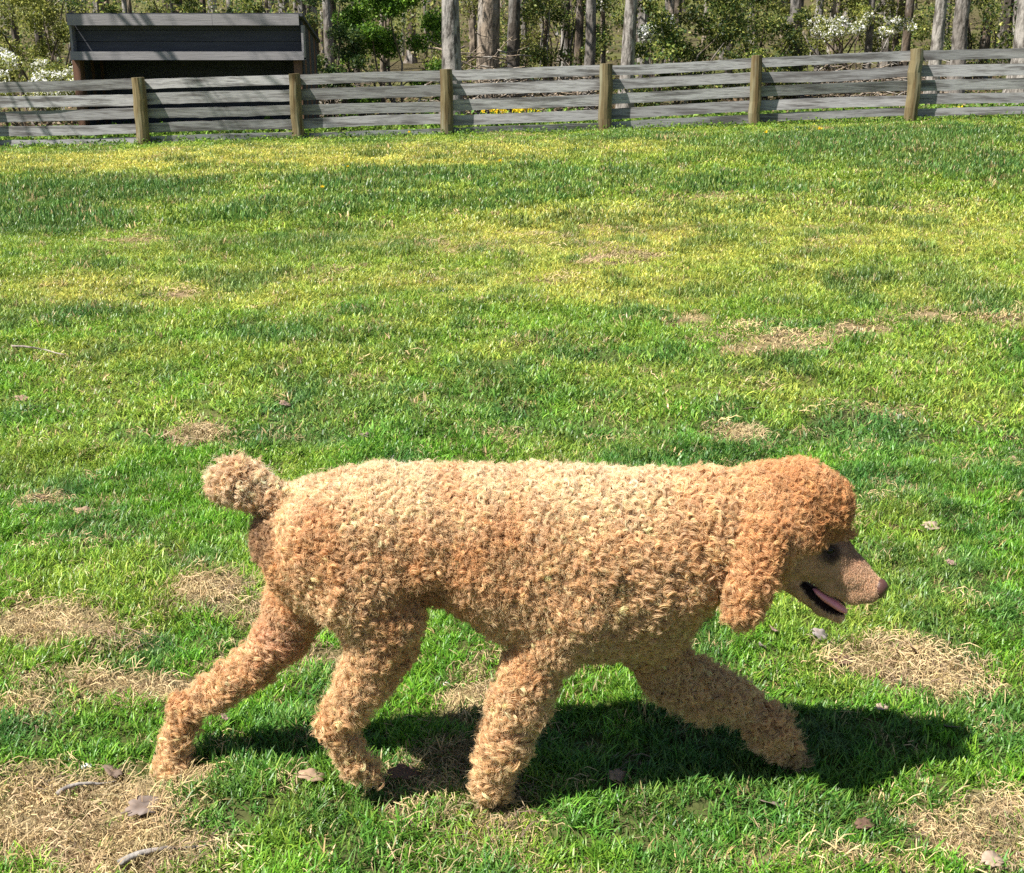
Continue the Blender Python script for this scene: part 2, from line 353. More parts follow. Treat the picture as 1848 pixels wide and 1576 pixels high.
# torso stations: photo x, top, bottom, half width in metres
ST = [(478, 925, 1010, .050), (505, 903, 1070, .072), (560, 870, 1105, .108), (640, 848, 1100, .128), (720, 842, 1072, .128), (800, 845, 1085, .128), (900, 842, 1150, .140),
      (1000, 840, 1182, .146), (1100, 845, 1186, .146), (1180, 850, 1165, .138), (1250, 856, 1098, .120), (1320, 860, 1045, .098), (1400, 868, 1050, .080)]
sx_ = []; szc = []; shz = []; shy = []
for (x, t, b, wy) in ST:
    pt = P(x, t, YC); pb = P(x, b, YC); pm = P(x, (t+b)/2, YC)
    sx_.append(pm[0]); szc.append((pt[2]+pb[2])/2); shz.append((pt[2]-pb[2])/2*.985-FUR); shy.append(wy-FUR*.6)
X, Y, Z = np.meshgrid(*ax_, indexing='ij')
xx = np.clip(ax_[0], sx_[0], sx_[-1])
zc = np.interp(xx, sx_, szc)[:, None, None]; hz_ = np.interp(xx, sx_, shz)[:, None, None]; hy_ = np.interp(xx, sx_, shy)[:, None, None]
r_ = np.sqrt(((Z-zc)/hz_)**2+((Y-YC)/hy_)**2); loc = (r_-1)*np.minimum(hz_, hy_)
ox = np.abs(ax_[0]-xx)[:, None, None]
D = np.where(ox > 0, np.sqrt(np.maximum(loc+np.minimum(hz_, hy_)*.35, 0)**2+ox**2)-np.minimum(hz_, hy_)*.35, loc).astype(np.float32)
D = np.minimum(D, .2)
del X, Y, Z, r_, loc
# legs: (photo x, y, fur radius in photo px, Y)
chain([(590, 1000, 95, 2.36), (538, 1085, 74, 2.385), (508, 1145, 62, 2.39), (462, 1198, 49, 2.39), (385, 1252, 43, 2.385), (338, 1280, 43, 2.38)], YFAR, k=.018, fur=.029)
chain([(341, 1276, 42, 2.38), (324, 1330, 41, 2.37), (314, 1382, 38, 2.36)], YFAR, k=.010, fur=.029)
chain([(313, 1388, 38, 2.36), (328, 1408, 30, 2.345)], YFAR, k=.012, fur=.020)
chain([(600, 980, 122, 2.27), (650, 1045, 115, 2.25), (688, 1110, 92, 2.24), (687, 1160, 78, 2.235), (665, 1215, 63, 2.235), (627, 1278, 48, 2.235), (602, 1306, 45, 2.235)], YN, k=.014, fur=.029)
chain([(602, 1308, 45), (628, 1350, 42), (652, 1380, 37)], YN, k=.010, fur=.031)
chain([(650, 1380, 35), (670, 1400, 25)], YN, k=.012, fur=.018)
chain([(1080, 1010, 130, 2.27), (1045, 1090, 108, 2.25), (1000, 1150, 82, 2.24), (955, 1210, 72), (935, 1270, 65), (917, 1325, 62), (898, 1375, 54), (886, 1412, 45)], YN, k=.018, fur=.034)
chain([(884, 1412, 42), (902, 1426, 28)], YN, k=.012, fur=.020)
chain([(1120, 1080, 108, 2.34), (1165, 1140, 80, 2.36), (1205, 1210, 66, 2.37), (1275, 1245, 58, 2.37), (1330, 1260, 50, 2.365), (1362, 1284, 46, 2.36), (1390, 1316, 38, 2.35)], YFAR, k=.020, fur=.037)
chain([(1390, 1316, 29, 2.35), (1416, 1346, 15, 2.345), (1440, 1368, 10, 2.34)], 2.35, k=.012, fur=.006)
# chest front
chain([(1180, 1030, 110, 2.31), (1188, 1105, 66, 2.32)], YC, k=.04)
# tail: stem and pompon
chain([(520, 905, 34), (482, 898, 32), (450, 885, 36)], YC, k=.02)
chain([(456, 884, 44), (430, 870, 54), (416, 868, 52)], YC, k=.015, fur=.025)
# neck and skull
chain([(1280, 950, 100), (1360, 945, 84), (1425, 960, 66)], YC, k=.03)
chain([(1395, 908, 76), (1445, 906, 77), (1470, 914, 74)], YC, k=.015, fur=.022, ys_=.76)
# face
chain([(1415, 990, 56, YM(1415)), (1468, 998, 50, YM(1468))], YC, fur=.001, k=.02, ys_=.80)
chain([(1478, 1000, 46, YM(1478)), (1495, 1007, 45, YM(1495)), (1532, 1034, 35, YM(1532)), (1572, 1061, 24, YM(1572))], YC, fur=.001, k=.012, ys_=.76)
chain([(1470, 1036, 15, YM(1470)), (1500, 1051, 22, YM(1500)), (1540, 1067, 22, YM(1540)), (1566, 1067, 20, YM(1566))], YC, fur=.001, k=.012, ys_=.95)
chain([(1488, 985, 26, YM(1488)), (1512, 992, 16, YM(1512))], YC, fur=.001, k=.02, ys_=1.55)
chain([(1420, 1042, 23, YM(1420)), (1455, 1069, 17, YM(1455)), (1482, 1095, 14, YM(1482)), (1513, 1112, 12, YM(1513))], YC, fur=.001, k=.010, ys_=1.15)
# mouth cavity (open, between upper lip and lower jaw)
c1 = P(1442, 1042, YC); c2 = P(1545, 1104, YC)
seg(PH(1462, 1056), .004, PH(1500, 1082), .0095, .003, 1.55, 'sub')
seg(PH(1500, 1082), .0095, PH(1550, 1112), .011, .003, 1.55, 'sub')
seg(PH(1448, 1045), .0035, PH(1470, 1062), .006, .003, 5.0, 'sub')
# eye sockets
for sg in (-1, 1):
    e = PH(1497, 994, sg*.031); seg(e, .0085, e+np.array([.002, sg*.006, 0]), .0085, .004, 1, 'sub')
# curls swell the coat surface itself, away from the face and paws
def surf_nets(D):
    S = D < 0; nx, ny, nz = D.shape
    cs = np.zeros((nx-1, ny-1, nz-1), np.int8)
    for i in (0, 1):
        for j in (0, 1):
            for k in (0, 1): cs += S[i:nx-1+i, j:ny-1+j, k:nz-1+k]
    act = (cs > 0) & (cs < 8); idx = np.argwhere(act)
    vid = -np.ones(act.shape, np.int32); vid[act] = np.arange(len(idx))
    acc = np.zeros((len(idx), 3)); cnt = np.zeros(len(idx))
    cor = [(i, j, k) for i in (0, 1) for j in (0, 1) for k in (0, 1)]
    for a in range(8):
        for b in range(a+1, 8):
            if sum(abs(np.array(cor[a])-np.array(cor[b]))) != 1: continue
            A = D[idx[:, 0]+cor[a][0], idx[:, 1]+cor[a][1], idx[:, 2]+cor[a][2]]; B = D[idx[:, 0]+cor[b][0], idx[:, 1]+cor[b][1], idx[:, 2]+cor[b][2]]
            m = (A < 0) != (B < 0); t = np.where(m, A/np.where(m, A-B, 1), 0)[:, None]
            acc += np.where(m[:, None], np.array(cor[a])+t*(np.array(cor[b])-np.array(cor[a])), 0); cnt += m
    V = idx+acc/cnt[:, None]
    Fs = []
    for ax in range(3):
        o1, o2 = [(1, 2), (2, 0), (0, 1)][ax]
        s0 = [slice(None)]*3; s1 = [slice(None)]*3; s0[ax] = slice(0, -1); s1[ax] = slice(1, None)
        E = S[tuple(s0)] != S[tuple(s1)]
        e = np.argwhere(E); e = e[(e[:, o1] > 0) & (e[:, o2] > 0) & (e[:, o1] < D.shape[o1]-1) & (e[:, o2] < D.shape[o2]-1)]
        ins = S[e[:, 0], e[:, 1], e[:, 2]]
        def vv(d1, d2):
            q = e.copy(); q[:, o1] -= d1; q[:, o2] -= d2; return vid[q[:, 0], q[:, 1], q[:, 2]]
        q = np.c_[vv(1, 1), vv(0, 1), vv(0, 0), vv(1, 0)]
        q[~ins] = q[~ins][:, ::-1]; Fs.append(q)
    return V*hb+g0, np.concatenate(Fs)
def vnormals(V, Fq):
    N_ = np.cross(V[Fq[:, 2]]-V[Fq[:, 0]], V[Fq[:, 3]]-V[Fq[:, 1]]); o = np.zeros_like(V)
    for k in range(4): np.add.at(o, Fq[:, k], N_)
    return o/np.maximum(np.linalg.norm(o, axis=1), 1e-12)[:, None]
def nrm(v): return v/np.maximum(np.linalg.norm(v, axis=-1, keepdims=True), 1e-9)
DV, DF = surf_nets(D)
DV = np.asarray(DV)
for it in range(3):                                  # light relaxation
    s = np.zeros_like(DV); n_ = np.zeros(len(DV))
    for a, b in ((0, 1), (1, 2), (2, 3), (3, 0)):
        np.add.at(s, DF[:, a], DV[DF[:, b]]); np.add.at(n_, DF[:, a], 1); np.add.at(s, DF[:, b], DV[DF[:, a]]); np.add.at(n_, DF[:, b], 1)
    DV = DV*.5+.5*s/np.maximum(n_, 1)[:, None]
def topix(p):                                        # photo frame coordinates of points (used only to read the traced coat regions)
    d = p-np.array([0, 0, CAMZ]); dep = d[..., 1]*CP-d[..., 2]*SP; up = d[..., 1]*SP+d[..., 2]*CP
    return W0/2+F*d[..., 0]/dep, H0/2-F*up/dep
# the face's own frame: bare where x > brow line and below the topknot
fA = P(1405, 962, YC); fB = P(1530, 970, YC)
def face_mask(p):                                    # 1 on the clipped face and muzzle
    X_, Z_ = p[..., 0], p[..., 2]
    m1 = smooth(fA[0]-.012, fA[0]+.012, X_)*smooth(.012, -.006, Z_-np.interp(X_, [fA[0], fB[0]], [fA[2], fB[2]]))
    m2 = smooth(fB[0]-.01, fB[0]+.004, X_)*smooth(.01, -.01, Z_-fB[2]-.012)
    lowz = P(1400, 1130, YC)[2]
    return np.maximum(m1, m2)*(Z_ > lowz-.02)
VN = vnormals(DV, DF); fm = face_mask(DV)
q_ = DV*1.0; lumpy = (1-fm)*smooth(.02, .07, DV[:, 2])
leg_ = smooth(.34, .22, DV[:, 2])
def n3(p, f, sd): return (fbm(p[:, 0]*f+p[:, 1]*f*.7, p[:, 2]*f-p[:, 1]*f*.5, sd, 2)-.5)*2
DV = DV+VN*((.0055*n3(q_, 42, 201)+.006*n3(q_, 14, 202)+.004*leg_*n3(q_, 30, 203))*lumpy)[:, None]
def coat_colour(p, n=None):
    X_, Y_, Z_ = p[..., 0], p[..., 1], p[..., 2]
    base = np.array([.81, .56, .325])*np.ones(p.shape[:-1]+(1,))
    pale = np.array([.93, .75, .53]); rust = np.array([.68, .38, .165]); pink = np.array([.74, .43, .28])
    def mixc(c, t, k): return c*(1-k[..., None])+t*k[..., None]
    zt = P(900, 842, YC)[2]
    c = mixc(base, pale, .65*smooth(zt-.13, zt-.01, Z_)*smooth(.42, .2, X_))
    c = mixc(c, rust, .5*smooth(P(1300, 900, YC)[0], P(1400, 900, YC)[0], X_)*smooth(.25, .4, Z_))
    c = mixc(c, rust, .55*smooth(.52, .75, fbm(X_*9+20, Z_*9+20, 90)))
    kn = P(1490, 925, YC); c = mixc(c, np.array([.60, .30, .11]), .6*smooth(.09, .03, np.hypot(X_-kn[0], Z_-kn[2])))
    fl = P(520, 1140, YFAR); k = np.exp(-((X_-fl[0])**2+(Z_-fl[2])**2)/.006)*(Y_ > YC+.01); c = mixc(c, pink, .6*k)
    tc_ = P(1432, 1364, 2.345); k = smooth(.045, .015, np.hypot(X_-tc_[0], Z_-tc_[2])); c = mixc(c, np.array([.22, .12, .075]), .85*k)
    dk_ = P(478, 948, YC); k = smooth(.05, .02, np.hypot(X_-dk_[0], (Z_-dk_[2])*.6)); c = mixc(c, np.array([.30, .17, .09]), .75*k)  # below the tail: partly darker coat, partly crease shade painted in
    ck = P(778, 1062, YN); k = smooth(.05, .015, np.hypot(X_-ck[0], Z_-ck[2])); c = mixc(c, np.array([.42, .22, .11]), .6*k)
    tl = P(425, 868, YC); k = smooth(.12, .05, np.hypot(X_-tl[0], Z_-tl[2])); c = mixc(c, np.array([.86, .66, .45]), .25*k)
    c = mixc(c, np.array([.82, .60, .34]), .5*smooth(.16, .02, Z_))
    return c
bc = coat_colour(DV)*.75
face = np.array([.66, .44, .29])*np.ones((len(DV), 1))
lipx, lipy = None, None
def near(p0, r0): return smooth(r0, r0*.45, np.linalg.norm(DV-p0, axis=1))
def mixv(c, t, k): return c*(1-k[:, None])+np.array(t)*k[:, None]
for sg in (-1, 1):
    face = mixv(face, (.07, .04, .03), .9*near(PH(1497, 994, sg*.03), .028))
face = mixv(face, (.34, .19, .12), .7*near(PH(1530, 1000), .035))  # muzzle bridge darkened: topknot shade painted into the skin colour
face = mixv(face, (.60, .42, .28), .6*near(PH(1540, 1055, -.02), .030))
# dark lips and mouth lining
a_, b_ = P(1444, 1046, YC), P(1545, 1104, YC); ab = b_-a_; tt = np.clip(((DV-a_)[:, 0]*ab[0]+(DV-a_)[:, 2]*ab[2])/(ab[0]**2+ab[2]**2), 0, 1)
def lipw(p, t): return np.where(p[:, 2] > a_[2]+t*ab[2], .004+.007*np.sin(t*2.2), .004+.0165*np.sin(np.clip(t*1.15, 0, 1)*2.9))
dl = np.hypot(DV[:, 0]-a_[0]-tt*ab[0], DV[:, 2]-a_[2]-tt*ab[2]); wl = lipw(DV, tt)
face = mixv(face, (.035, .015, .014), smooth(wl+.0028, wl-.0005, dl))
bc = bc*(1-fm[:, None])+face*fm[:, None]
# underside of the body is paler, short clipped
dog = empty('poodle', (P(888, 1440, YN)[0], YC, float(ground_z(0, YC))))
tag(dog, 'curly apricot poodle with open mouth trotting across the lawn', 'dog')
M['skin'] = mat('dog_skin', attr='col', rough=.75, noise=[(70, .35, (.36, .21, .13), .45, .7)], bump=(420, .35, .002), spec=.25, sheen=.15)
def dchild(name, v, f, mt, cols=None, parent=None, sm=True):
    pr = parent or dog; off = np.array(dog.location)
    o = mesh(name, np.asarray(v)-off, f, mt, pr, cols, sm); return o
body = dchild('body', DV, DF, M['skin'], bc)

# ear flaps (leather under the hair), both hanging from the skull
def sweep(pts, yr=.35, n=14, m=26):
    """pts: (x,z centre world, Y, radius); flattened tube closed at both ends"""
    c_ = np.array([p[:3] for p in pts]); r0 = np.array([p[3] for p in pts]); t = np.linspace(0, len(pts)-1, m)
    C_ = np.array([np.interp(t, range(len(pts)), c_[:, i]) for i in range(3)]).T; Rr = np.interp(t, range(len(pts)), r0)
    tg = np.gradient(C_, axis=0); tg /= np.linalg.norm(tg, axis=1)[:, None]; s = np.cross(tg, [0, 1, 0]); s /= np.linalg.norm(s, axis=1)[:, None]; q = np.cross(tg, s)
    e = np.sqrt(np.clip(1-((np.linspace(-1, 1, m))**2)**3, 0, 1))
    a = np.linspace(0, 2*np.pi, n, endpoint=False)
    V = (C_[:, None]+(s[:, None]*np.cos(a)[None, :, None]+q[:, None]*np.sin(a)[None, :, None]*yr)*(Rr*e)[:, None, None]).reshape(-1, 3)
    i = np.arange(m-1)[:, None]*n; j = np.arange(n)[None]
    f = np.stack([i+j, i+(j+1) % n, i+n+(j+1) % n, i+n+j], -1).reshape(-1, 4)
    return V, f
def ear_geo(Y0, Y1, rs=1.0):
    e = [(1385, 930, 34), (1370, 985, 34), (1360, 1040, 24), (1347, 1080, 19), (1338, 1104, 14)]
    q = []
    for i, (x, y, r) in enumerate(e):
        yy = Y0+(Y1-Y0)*min(1, i/2); p = P(x, y, yy); q.append((*p, r*scl(p)*rs))
    return sweep(q)
EARS = []
for Y0, Y1 in ((2.225, 2.185), (2.395, 2.435)):
    v, f = ear_geo(Y0, Y1); o = dchild('ear', v, f, M['skin'], coat_colour(v)*.8); EARS.append((o, v, f))

# ---------------- hair as curled strands
M['hair'] = bpy.data.materials.new('curly_hair'); M['hair'].use_nodes = True
nt = M['hair'].node_tree; b = nt.nodes['Principled BSDF']; a = nt.nodes.new('ShaderNodeAttribute'); a.attribute_name = 'col'
b.inputs['Roughness'].default_value = .55; b.inputs['Specular IOR Level'].default_value = .25
tr = nt.nodes.new('ShaderNodeBsdfTranslucent'); ms = nt.nodes.new('ShaderNodeMixShader'); ms.inputs[0].default_value = .4
nt.links.new(a.outputs['Color'], b.inputs['Base Color']); nt.links.new(a.outputs['Color'], tr.inputs[0])
nt.links.new(b.outputs[0], ms.inputs[1]); nt.links.new(tr.outputs[0], ms.inputs[2]); nt.links.new(ms.outputs[0], nt.nodes['Material Output'].inputs[0])
def sample(V, Fq, n, wt=None):
    A, B, C_, Dd = (V[Fq[:, i]] for i in range(4)); N_ = np.cross(C_-A, Dd-B); ar = np.linalg.norm(N_, axis=1); N_ = N_/np.maximum(ar, 1e-12)[:, None]
    w_ = ar*(wt(((A+C_)/2), N_) if wt else 1); w_ = w_/w_.sum(); i = rng.choice(len(Fq), n, p=w_); u, v = rng.uniform(size=(2, n, 1))
    return (A[i]*(1-u)+B[i]*u)*(1-v)+(Dd[i]*(1-u)+C_[i]*u)*v, i, N_
def strands(name, root, N_, L_, Rc, turns, K, spread, parent, colf, rad=.00042, S=11, droop=.6, tipspread=.6, cv=.14):
    m = len(root)
    flow = np.tile(np.array([-.35, 0, -1.0]), (m, 1))+rng.normal(0, .35, (m, 3)); flow = nrm(flow-N_*(flow*N_).sum(1, keepdims=True))
    ax = nrm(N_*(1-droop*.45)[:, None] + flow*droop[:, None]+rng.normal(0, .16, (m, 3))) if np.ndim(droop) else nrm(N_*(1-droop*.45)+flow*droop+rng.normal(0, .16, (m, 3)))
    u = nrm(np.cross(ax, nrm(rng.normal(size=(m, 3))))); v = np.cross(ax, u)
    ph = rng.uniform(0, 6.283, m); tn = turns*rng.uniform(.6, 1.25, m)*rng.choice([-1, 1], m)
    s = np.linspace(0, 1, S)
    prof = np.sin(np.pi*np.minimum(s*1.0, 1)**.8*.62)
    ang = ph[:, None]+2*np.pi*tn[:, None]*s
    cen = root[:, None]+ax[:, None]*(L_[:, None]*(s**.85))[..., None]+(u[:, None]*np.cos(ang)[..., None]+v[:, None]*np.sin(ang)[..., None]-u[:, None]*np.cos(ang[:, :1])[..., None]-v[:, None]*np.sin(ang[:, :1])[..., None])*(Rc[:, None]*prof)[..., None]
    t1 = nrm(np.cross(N_, flow+1e-4)); 
    oa = rng.uniform(0, 6.283, (m, K)); orr = spread*np.sqrt(rng.uniform(size=(m, K)))
    off = (flow[:, None]*np.cos(oa)[..., None]+t1[:, None]*np.sin(oa)[..., None])*orr[..., None]
    o3 = rng.normal(0, spread*.35, (m, K, 3))
    fall = 1-(1-tipspread)*smooth(0, .5, s)
    pts = cen[:, None]+off[:, :, None]*fall[None, None, :, None]+o3[:, :, None]*(s**1.5)[None, None, :, None]
    pts = pts-ax[:, None, None]*(L_[:, None]*rng.uniform(0, .25, (m, K)))[..., None, None]*s[None, None, :, None]
    n = m*K; pts = pts.reshape(n*S, 3)-np.array(dog.location)
    c = colf(root)*np.exp(rng.normal(0, cv, (m, 1)))*np.array([1, 1, 1]); c = c+rng.normal(0, .006, (m, 3))
    hue = rng.normal(0, .05, (m, 1)); c = c*np.c_[1-hue*.3, 1+hue*.3, 1+hue]
    c = np.repeat(np.clip(c, .02, .92), K, axis=0)*np.exp(rng.normal(0, .10, (n, 1)))
    cv_ = bpy.data.hair_curves.new(name); cv_.add_curves([S]*n)
    cv_.attributes['position'].data.foreach_set('vector', pts.astype(np.float32).ravel())
    ra = cv_.attributes.get('radius') or cv_.attributes.new('radius', 'FLOAT', 'POINT')
    ra.data.foreach_set('value', np.tile(rad*(1-.7*s**3), n).astype(np.float32))
    ca = cv_.attributes.new('col', 'FLOAT_COLOR', 'CURVE'); cc = np.ones((n, 4), np.float32); cc[:, :3] = np.clip(c, .01, .95); ca.data.foreach_set('color', cc.ravel())
    cv_.materials.append(M['hair']); o = bpy.data.objects.new(name, cv_); col.objects.link(o); o.parent = parent; return o

VN = vnormals(DV, DF)
def rooted(n, wt):
    p, i, FN = sample(DV, DF, n, wt); nn = nrm(VN[DF[i]].mean(1)); return p, nn
kx = P(1345, 900, YC)[0]; kz = P(1400, 975, YC)[2]
def is_knot(p): return smooth(kx-.02, kx+.02, p[..., 0])*(p[..., 2] > kz-.015)
pawz = .03
camp = np.array([0, 0, CAMZ])
def facing(p, N_): return (.30+.70*((N_*(camp-p)).sum(-1) > -.02*1.0))
def wbody(p, N_):
    return (np.linalg.norm(p-PH(1500, 996, -.03), axis=-1) > .034)*(1-smooth(.3, .6, face_mask(p)))*(1-.999*(is_knot(p) > .5))*facing(p, N_)
def lenf(p):
    L_ = np.full(len(p), .017); X_, Z_ = p[:, 0], p[:, 2]
    leg = smooth(.34, .22, Z_); L_ = L_+.006*leg
    tl = P(425, 868, YC); L_ = L_+.008*smooth(.09, .05, np.hypot(X_-tl[0], Z_-tl[2]))
    under = smooth(.30, .24, Z_)*0
    neck = smooth(P(1180, 1000, YC)[0], P(1300, 1000, YC)[0], X_)*smooth(P(0, 900, YC)[2], P(0, 1000, YC)[2], Z_); L_ = L_+.010*neck
    return L_*rng.uniform(.7, 1.3, len(p))*(.7+.6*fbm(X_*16+7, Z_*16, 97, 2))
def curlr(p):
    leg = smooth(.36, .22, p[:, 2]); nk = smooth(P(1050, 1000, YC)[0], P(1200, 1000, YC)[0], p[:, 0])
    return .0030+.0034*np.maximum(leg, nk)+.0026*smooth(.4, .7, fbm(p[:, 0]*14, p[:, 2]*14, 95))
pr, pn = rooted(22000, wbody); L_ = lenf(pr)
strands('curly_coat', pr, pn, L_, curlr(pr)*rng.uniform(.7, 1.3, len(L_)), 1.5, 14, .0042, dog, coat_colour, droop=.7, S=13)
def wlock(p, N_): return wbody(p, N_)*(.15+smooth(.34, .2, p[..., 2])+smooth(P(1050, 1000, YC)[0], P(1250, 1000, YC)[0], p[..., 0])*smooth(.62, .5, p[..., 2]))*(fbm(p[..., 0]*18, p[..., 2]*18, 98, 2) > .45)
pr, pn = rooted(2600, wlock)                                                       # longer loose ringlets on the neck, chest and legs
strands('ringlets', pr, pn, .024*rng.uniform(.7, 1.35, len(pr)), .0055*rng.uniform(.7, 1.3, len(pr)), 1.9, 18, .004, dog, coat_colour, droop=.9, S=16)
pr, pn = rooted(26000, wbody); L_ = lenf(pr)*.8                                   # undercoat filling between curls
strands('undercoat', pr, pn, L_, .0022*np.ones(len(L_)), .8, 4, .007, dog, lambda p: coat_colour(p)*.82, droop=.6, rad=.0005, S=6)
pr, pn = rooted(16000, wbody); L_ = lenf(pr)*rng.uniform(.9, 1.45, len(pr))          # fine frizz that softens the outline
strands('frizz', pr, pn, L_, .003*np.ones(len(L_)), 1.2, 3, .006, dog, lambda p: coat_colour(p)*1.1, droop=.3, rad=.00022, S=9, tipspread=1.0)
pr, pn = rooted(4600, lambda p, N_: (np.linalg.norm(p-PH(1500, 996, -.03), axis=-1) > .034)*is_knot(p)*(1-smooth(.3, .6, face_mask(p)))*facing(p, N_)); L_ = .026*rng.uniform(.8, 1.2, len(pr))
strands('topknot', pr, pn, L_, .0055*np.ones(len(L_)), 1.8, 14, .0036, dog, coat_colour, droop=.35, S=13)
pr, pn = rooted(20000, lambda p, N_: smooth(.4, .9, face_mask(p))*(p[..., 0] < P(1578, 1050, YC)[0])*facing(p, N_)
    * (np.linalg.norm(p-PH(1497, 994, -.03), axis=-1) > .011))
fcx = lambda p: mixp(p)
def mixp(p):
    c = np.array([.72, .49, .32])*np.ones((len(p), 1)); k = smooth(.030, .012, np.linalg.norm(p-PH(1497, 996, -.03), axis=1))[:, None]; k2 = smooth(.05, .02, np.linalg.norm(p-PH(1530, 1000), axis=1))[:, None]*.55; c = c*(1-k2)+np.array([.30, .17, .11])*k2; c = c*np.exp(.5*(fbm(p[:, 0]*60, p[:, 2]*60, 99, 3)-.5))[:, None]  # hair over the muzzle bridge carries the same painted topknot shade
    c = c*(1-k)+np.array([.12, .07, .05])*k
    t_ = np.clip(((p-a_)[:, 0]*ab[0]+(p-a_)[:, 2]*ab[2])/(ab[0]**2+ab[2]**2), 0, 1); d_ = np.hypot(p[:, 0]-a_[0]-t_*ab[0], p[:, 2]-a_[2]-t_*ab[2])
    k = smooth(.002, -.001, d_-lipw(p, t_))[:, None]; return c*(1-k)+np.array([.04, .02, .018])*k
strands('face_hair', pr, pn, .0055*rng.uniform(.6, 1.2, len(pr)), .0003*np.ones(len(pr)), .3, 3, .003, dog, mixp, droop=1.6, rad=.00025, S=4, cv=.1)
for (o, v, f) in EARS:
    vn = vnormals(v, f); cen = v.mean(0); 
    s_ = np.sign((vn*(v-cen)).sum(1).mean()); vn = vn*(s_ if s_ else 1)
    p, i, FN = sample(v, f, 3300); nn = nrm(vn[f[i]].mean(1)); dn = smooth(P(0, 930, 2.2)[2], P(0, 1100, 2.2)[2], p[:, 2])
    L_ = (.026+.016*dn)*rng.uniform(.8, 1.2, len(p))
    strands('ear_hair', p, nn, L_, .0055*np.ones(len(p)), 1.8, 14, .0038, o, lambda q: coat_colour(q)*np.array([1.0, .93, .86]), droop=1.0, S=14)

# ---------------- nose, eyes, tongue, teeth, claws
def ellipsoid(c_, r, n=20, m=14, rot=0.0, f=None):
    th = np.linspace(0, np.pi, m); ph = np.linspace(0, 2*np.pi, n, endpoint=False)
    T, Ph = np.meshgrid(th, ph, indexing='ij'); v = np.stack([np.sin(T)*np.cos(Ph), np.sin(T)*np.sin(Ph), np.cos(T)], -1).reshape(-1, 3)
    if f: v = f(v)
    v = v*np.array(r); cr, sr = math.cos(rot), math.sin(rot); v = np.c_[v[:, 0]*cr+v[:, 2]*sr, v[:, 1], -v[:, 0]*sr+v[:, 2]*cr]
    i = np.arange(m-1)[:, None]*n; j = np.arange(n)[None]
    return v+np.array(c_), np.stack([i+j, i+n+j, i+n+(j+1) % n, i+(j+1) % n], -1).reshape(-1, 4)
M['nose'] = mat('nose_leather', (.075, .034, .027), rough=.33, spec=.5, bump=(500, .5, .002), noise=(60, .4, (.12, .055, .042)))
M['eye'] = mat('eye_brown', (.010, .005, .004), rough=.12, spec=.35)
M['tongue'] = mat('tongue_flesh', (.88, .33, .37), rough=.35, spec=.5, bump=(200, .3, .001), noise=(40, .3, (.45, .12, .14)))
M['tooth'] = mat('tooth_enamel', (.72, .66, .50), rough=.3)
M['claw'] = mat('claw_horn', (.05, .035, .03), rough=.4)
def nosef(v):
    v = v.copy(); y = v[:, 1]
    for sg in (-1, 1):                               # nostrils
        q = np.hypot((y-sg*.48)/.26, (v[:, 2]+.05)/.34); v[:, 0] = v[:, 0]-np.where(v[:, 0] > 0, .55*np.exp(-q**2), 0)
    v[:, 0] -= np.where(v[:, 0] > 0, .22*np.exp(-(y/.10)**2)*(v[:, 2] < .1), 0); return v
v, f = ellipsoid(PH(1583, 1062)+np.array([.002, 0, 0]), (.0195, .0185, .0205), 40, 28, .35, nosef); dchild('nose', v, f, M['nose'])
for sg in (-1, 1):
    v, f = ellipsoid(PH(1497, 994, sg*.0325), (.0088, .0070, .0080)); dchild('eye', v, f, M['eye'])
for sg in (-1, 1):
    e = PH(1497, 994, sg*.0335); a = np.linspace(0, 2*np.pi, 17); rim = np.c_[e[0]+.0092*np.cos(a), np.full(17, e[1]+sg*.003), e[2]+.0066*np.sin(a)]
    v, f = sweep([(*q, .0022) for q in rim], yr=1.0, n=8, m=40); dchild('eyelid', v, f, mat('eyelid_skin', (.05, .028, .022), rough=.5))
tp = [PH(1466, 1062, -.004), PH(1490, 1079, -.006), PH(1510, 1092, -.007), PH(1530, 1106, -.006)]
v, f = sweep([(*tp[0], .006), (*tp[1], .008), (*tp[2], .0085), (*tp[3], .006)], yr=1.9, n=16, m=20); dchild('tongue', v, f, M['tongue'])
M['lining'] = mat('mouth_lining_skin', (.05, .018, .018), rough=.45, spec=.4)
q_ = [PH(1444, 1047, .004), PH(1470, 1064, .006), PH(1500, 1084, .008), PH(1526, 1100, .010)]
v, f = sweep([(*q_[0], .004), (*q_[1], .011), (*q_[2], .015), (*q_[3], .010)], yr=.25, n=14, m=20); dchild('mouth_lining', v, f, M['lining'])
def tooth(p, r, h):
    a = np.linspace(0, 2*np.pi, 7)[:-1]; q = np.array([(p[0]+r*math.cos(t), p[1]+r*math.sin(t), p[2]) for t in a]+[(p[0]+.2*r, p[1], p[2]+h)])
    dchild('tooth', q, np.array([(k, (k+1) % 6, 6) for k in range(6)]), M['tooth'], sm=False)
for sg in (-1, 1):
    for (x, y, h) in ((1461, 1048, -.006), (1469, 1054, -.005), (1528, 1084, -.009)): tooth(PH(x, y, sg*.015), .0026, h)
    for (x, y, h) in ((1517, 1103, .008), (1526, 1107, .005)): tooth(PH(x, y+2, sg*.010), .0022, h)
for (px_, py_, Y_) in ((345, 1408, 2.34), (690, 1412, 2.235), (915, 1437, 2.235), (1452, 1384, 2.335)):
    p = P(px_, py_, Y_)
    for k in range(3):
        v, f = ellipsoid(p+np.array([.002-.004*abs(k-1), (k-1)*.013, -.001]), (.008, .0026, .003), 8, 6, .5); dchild('claw', v, f, M['claw'])
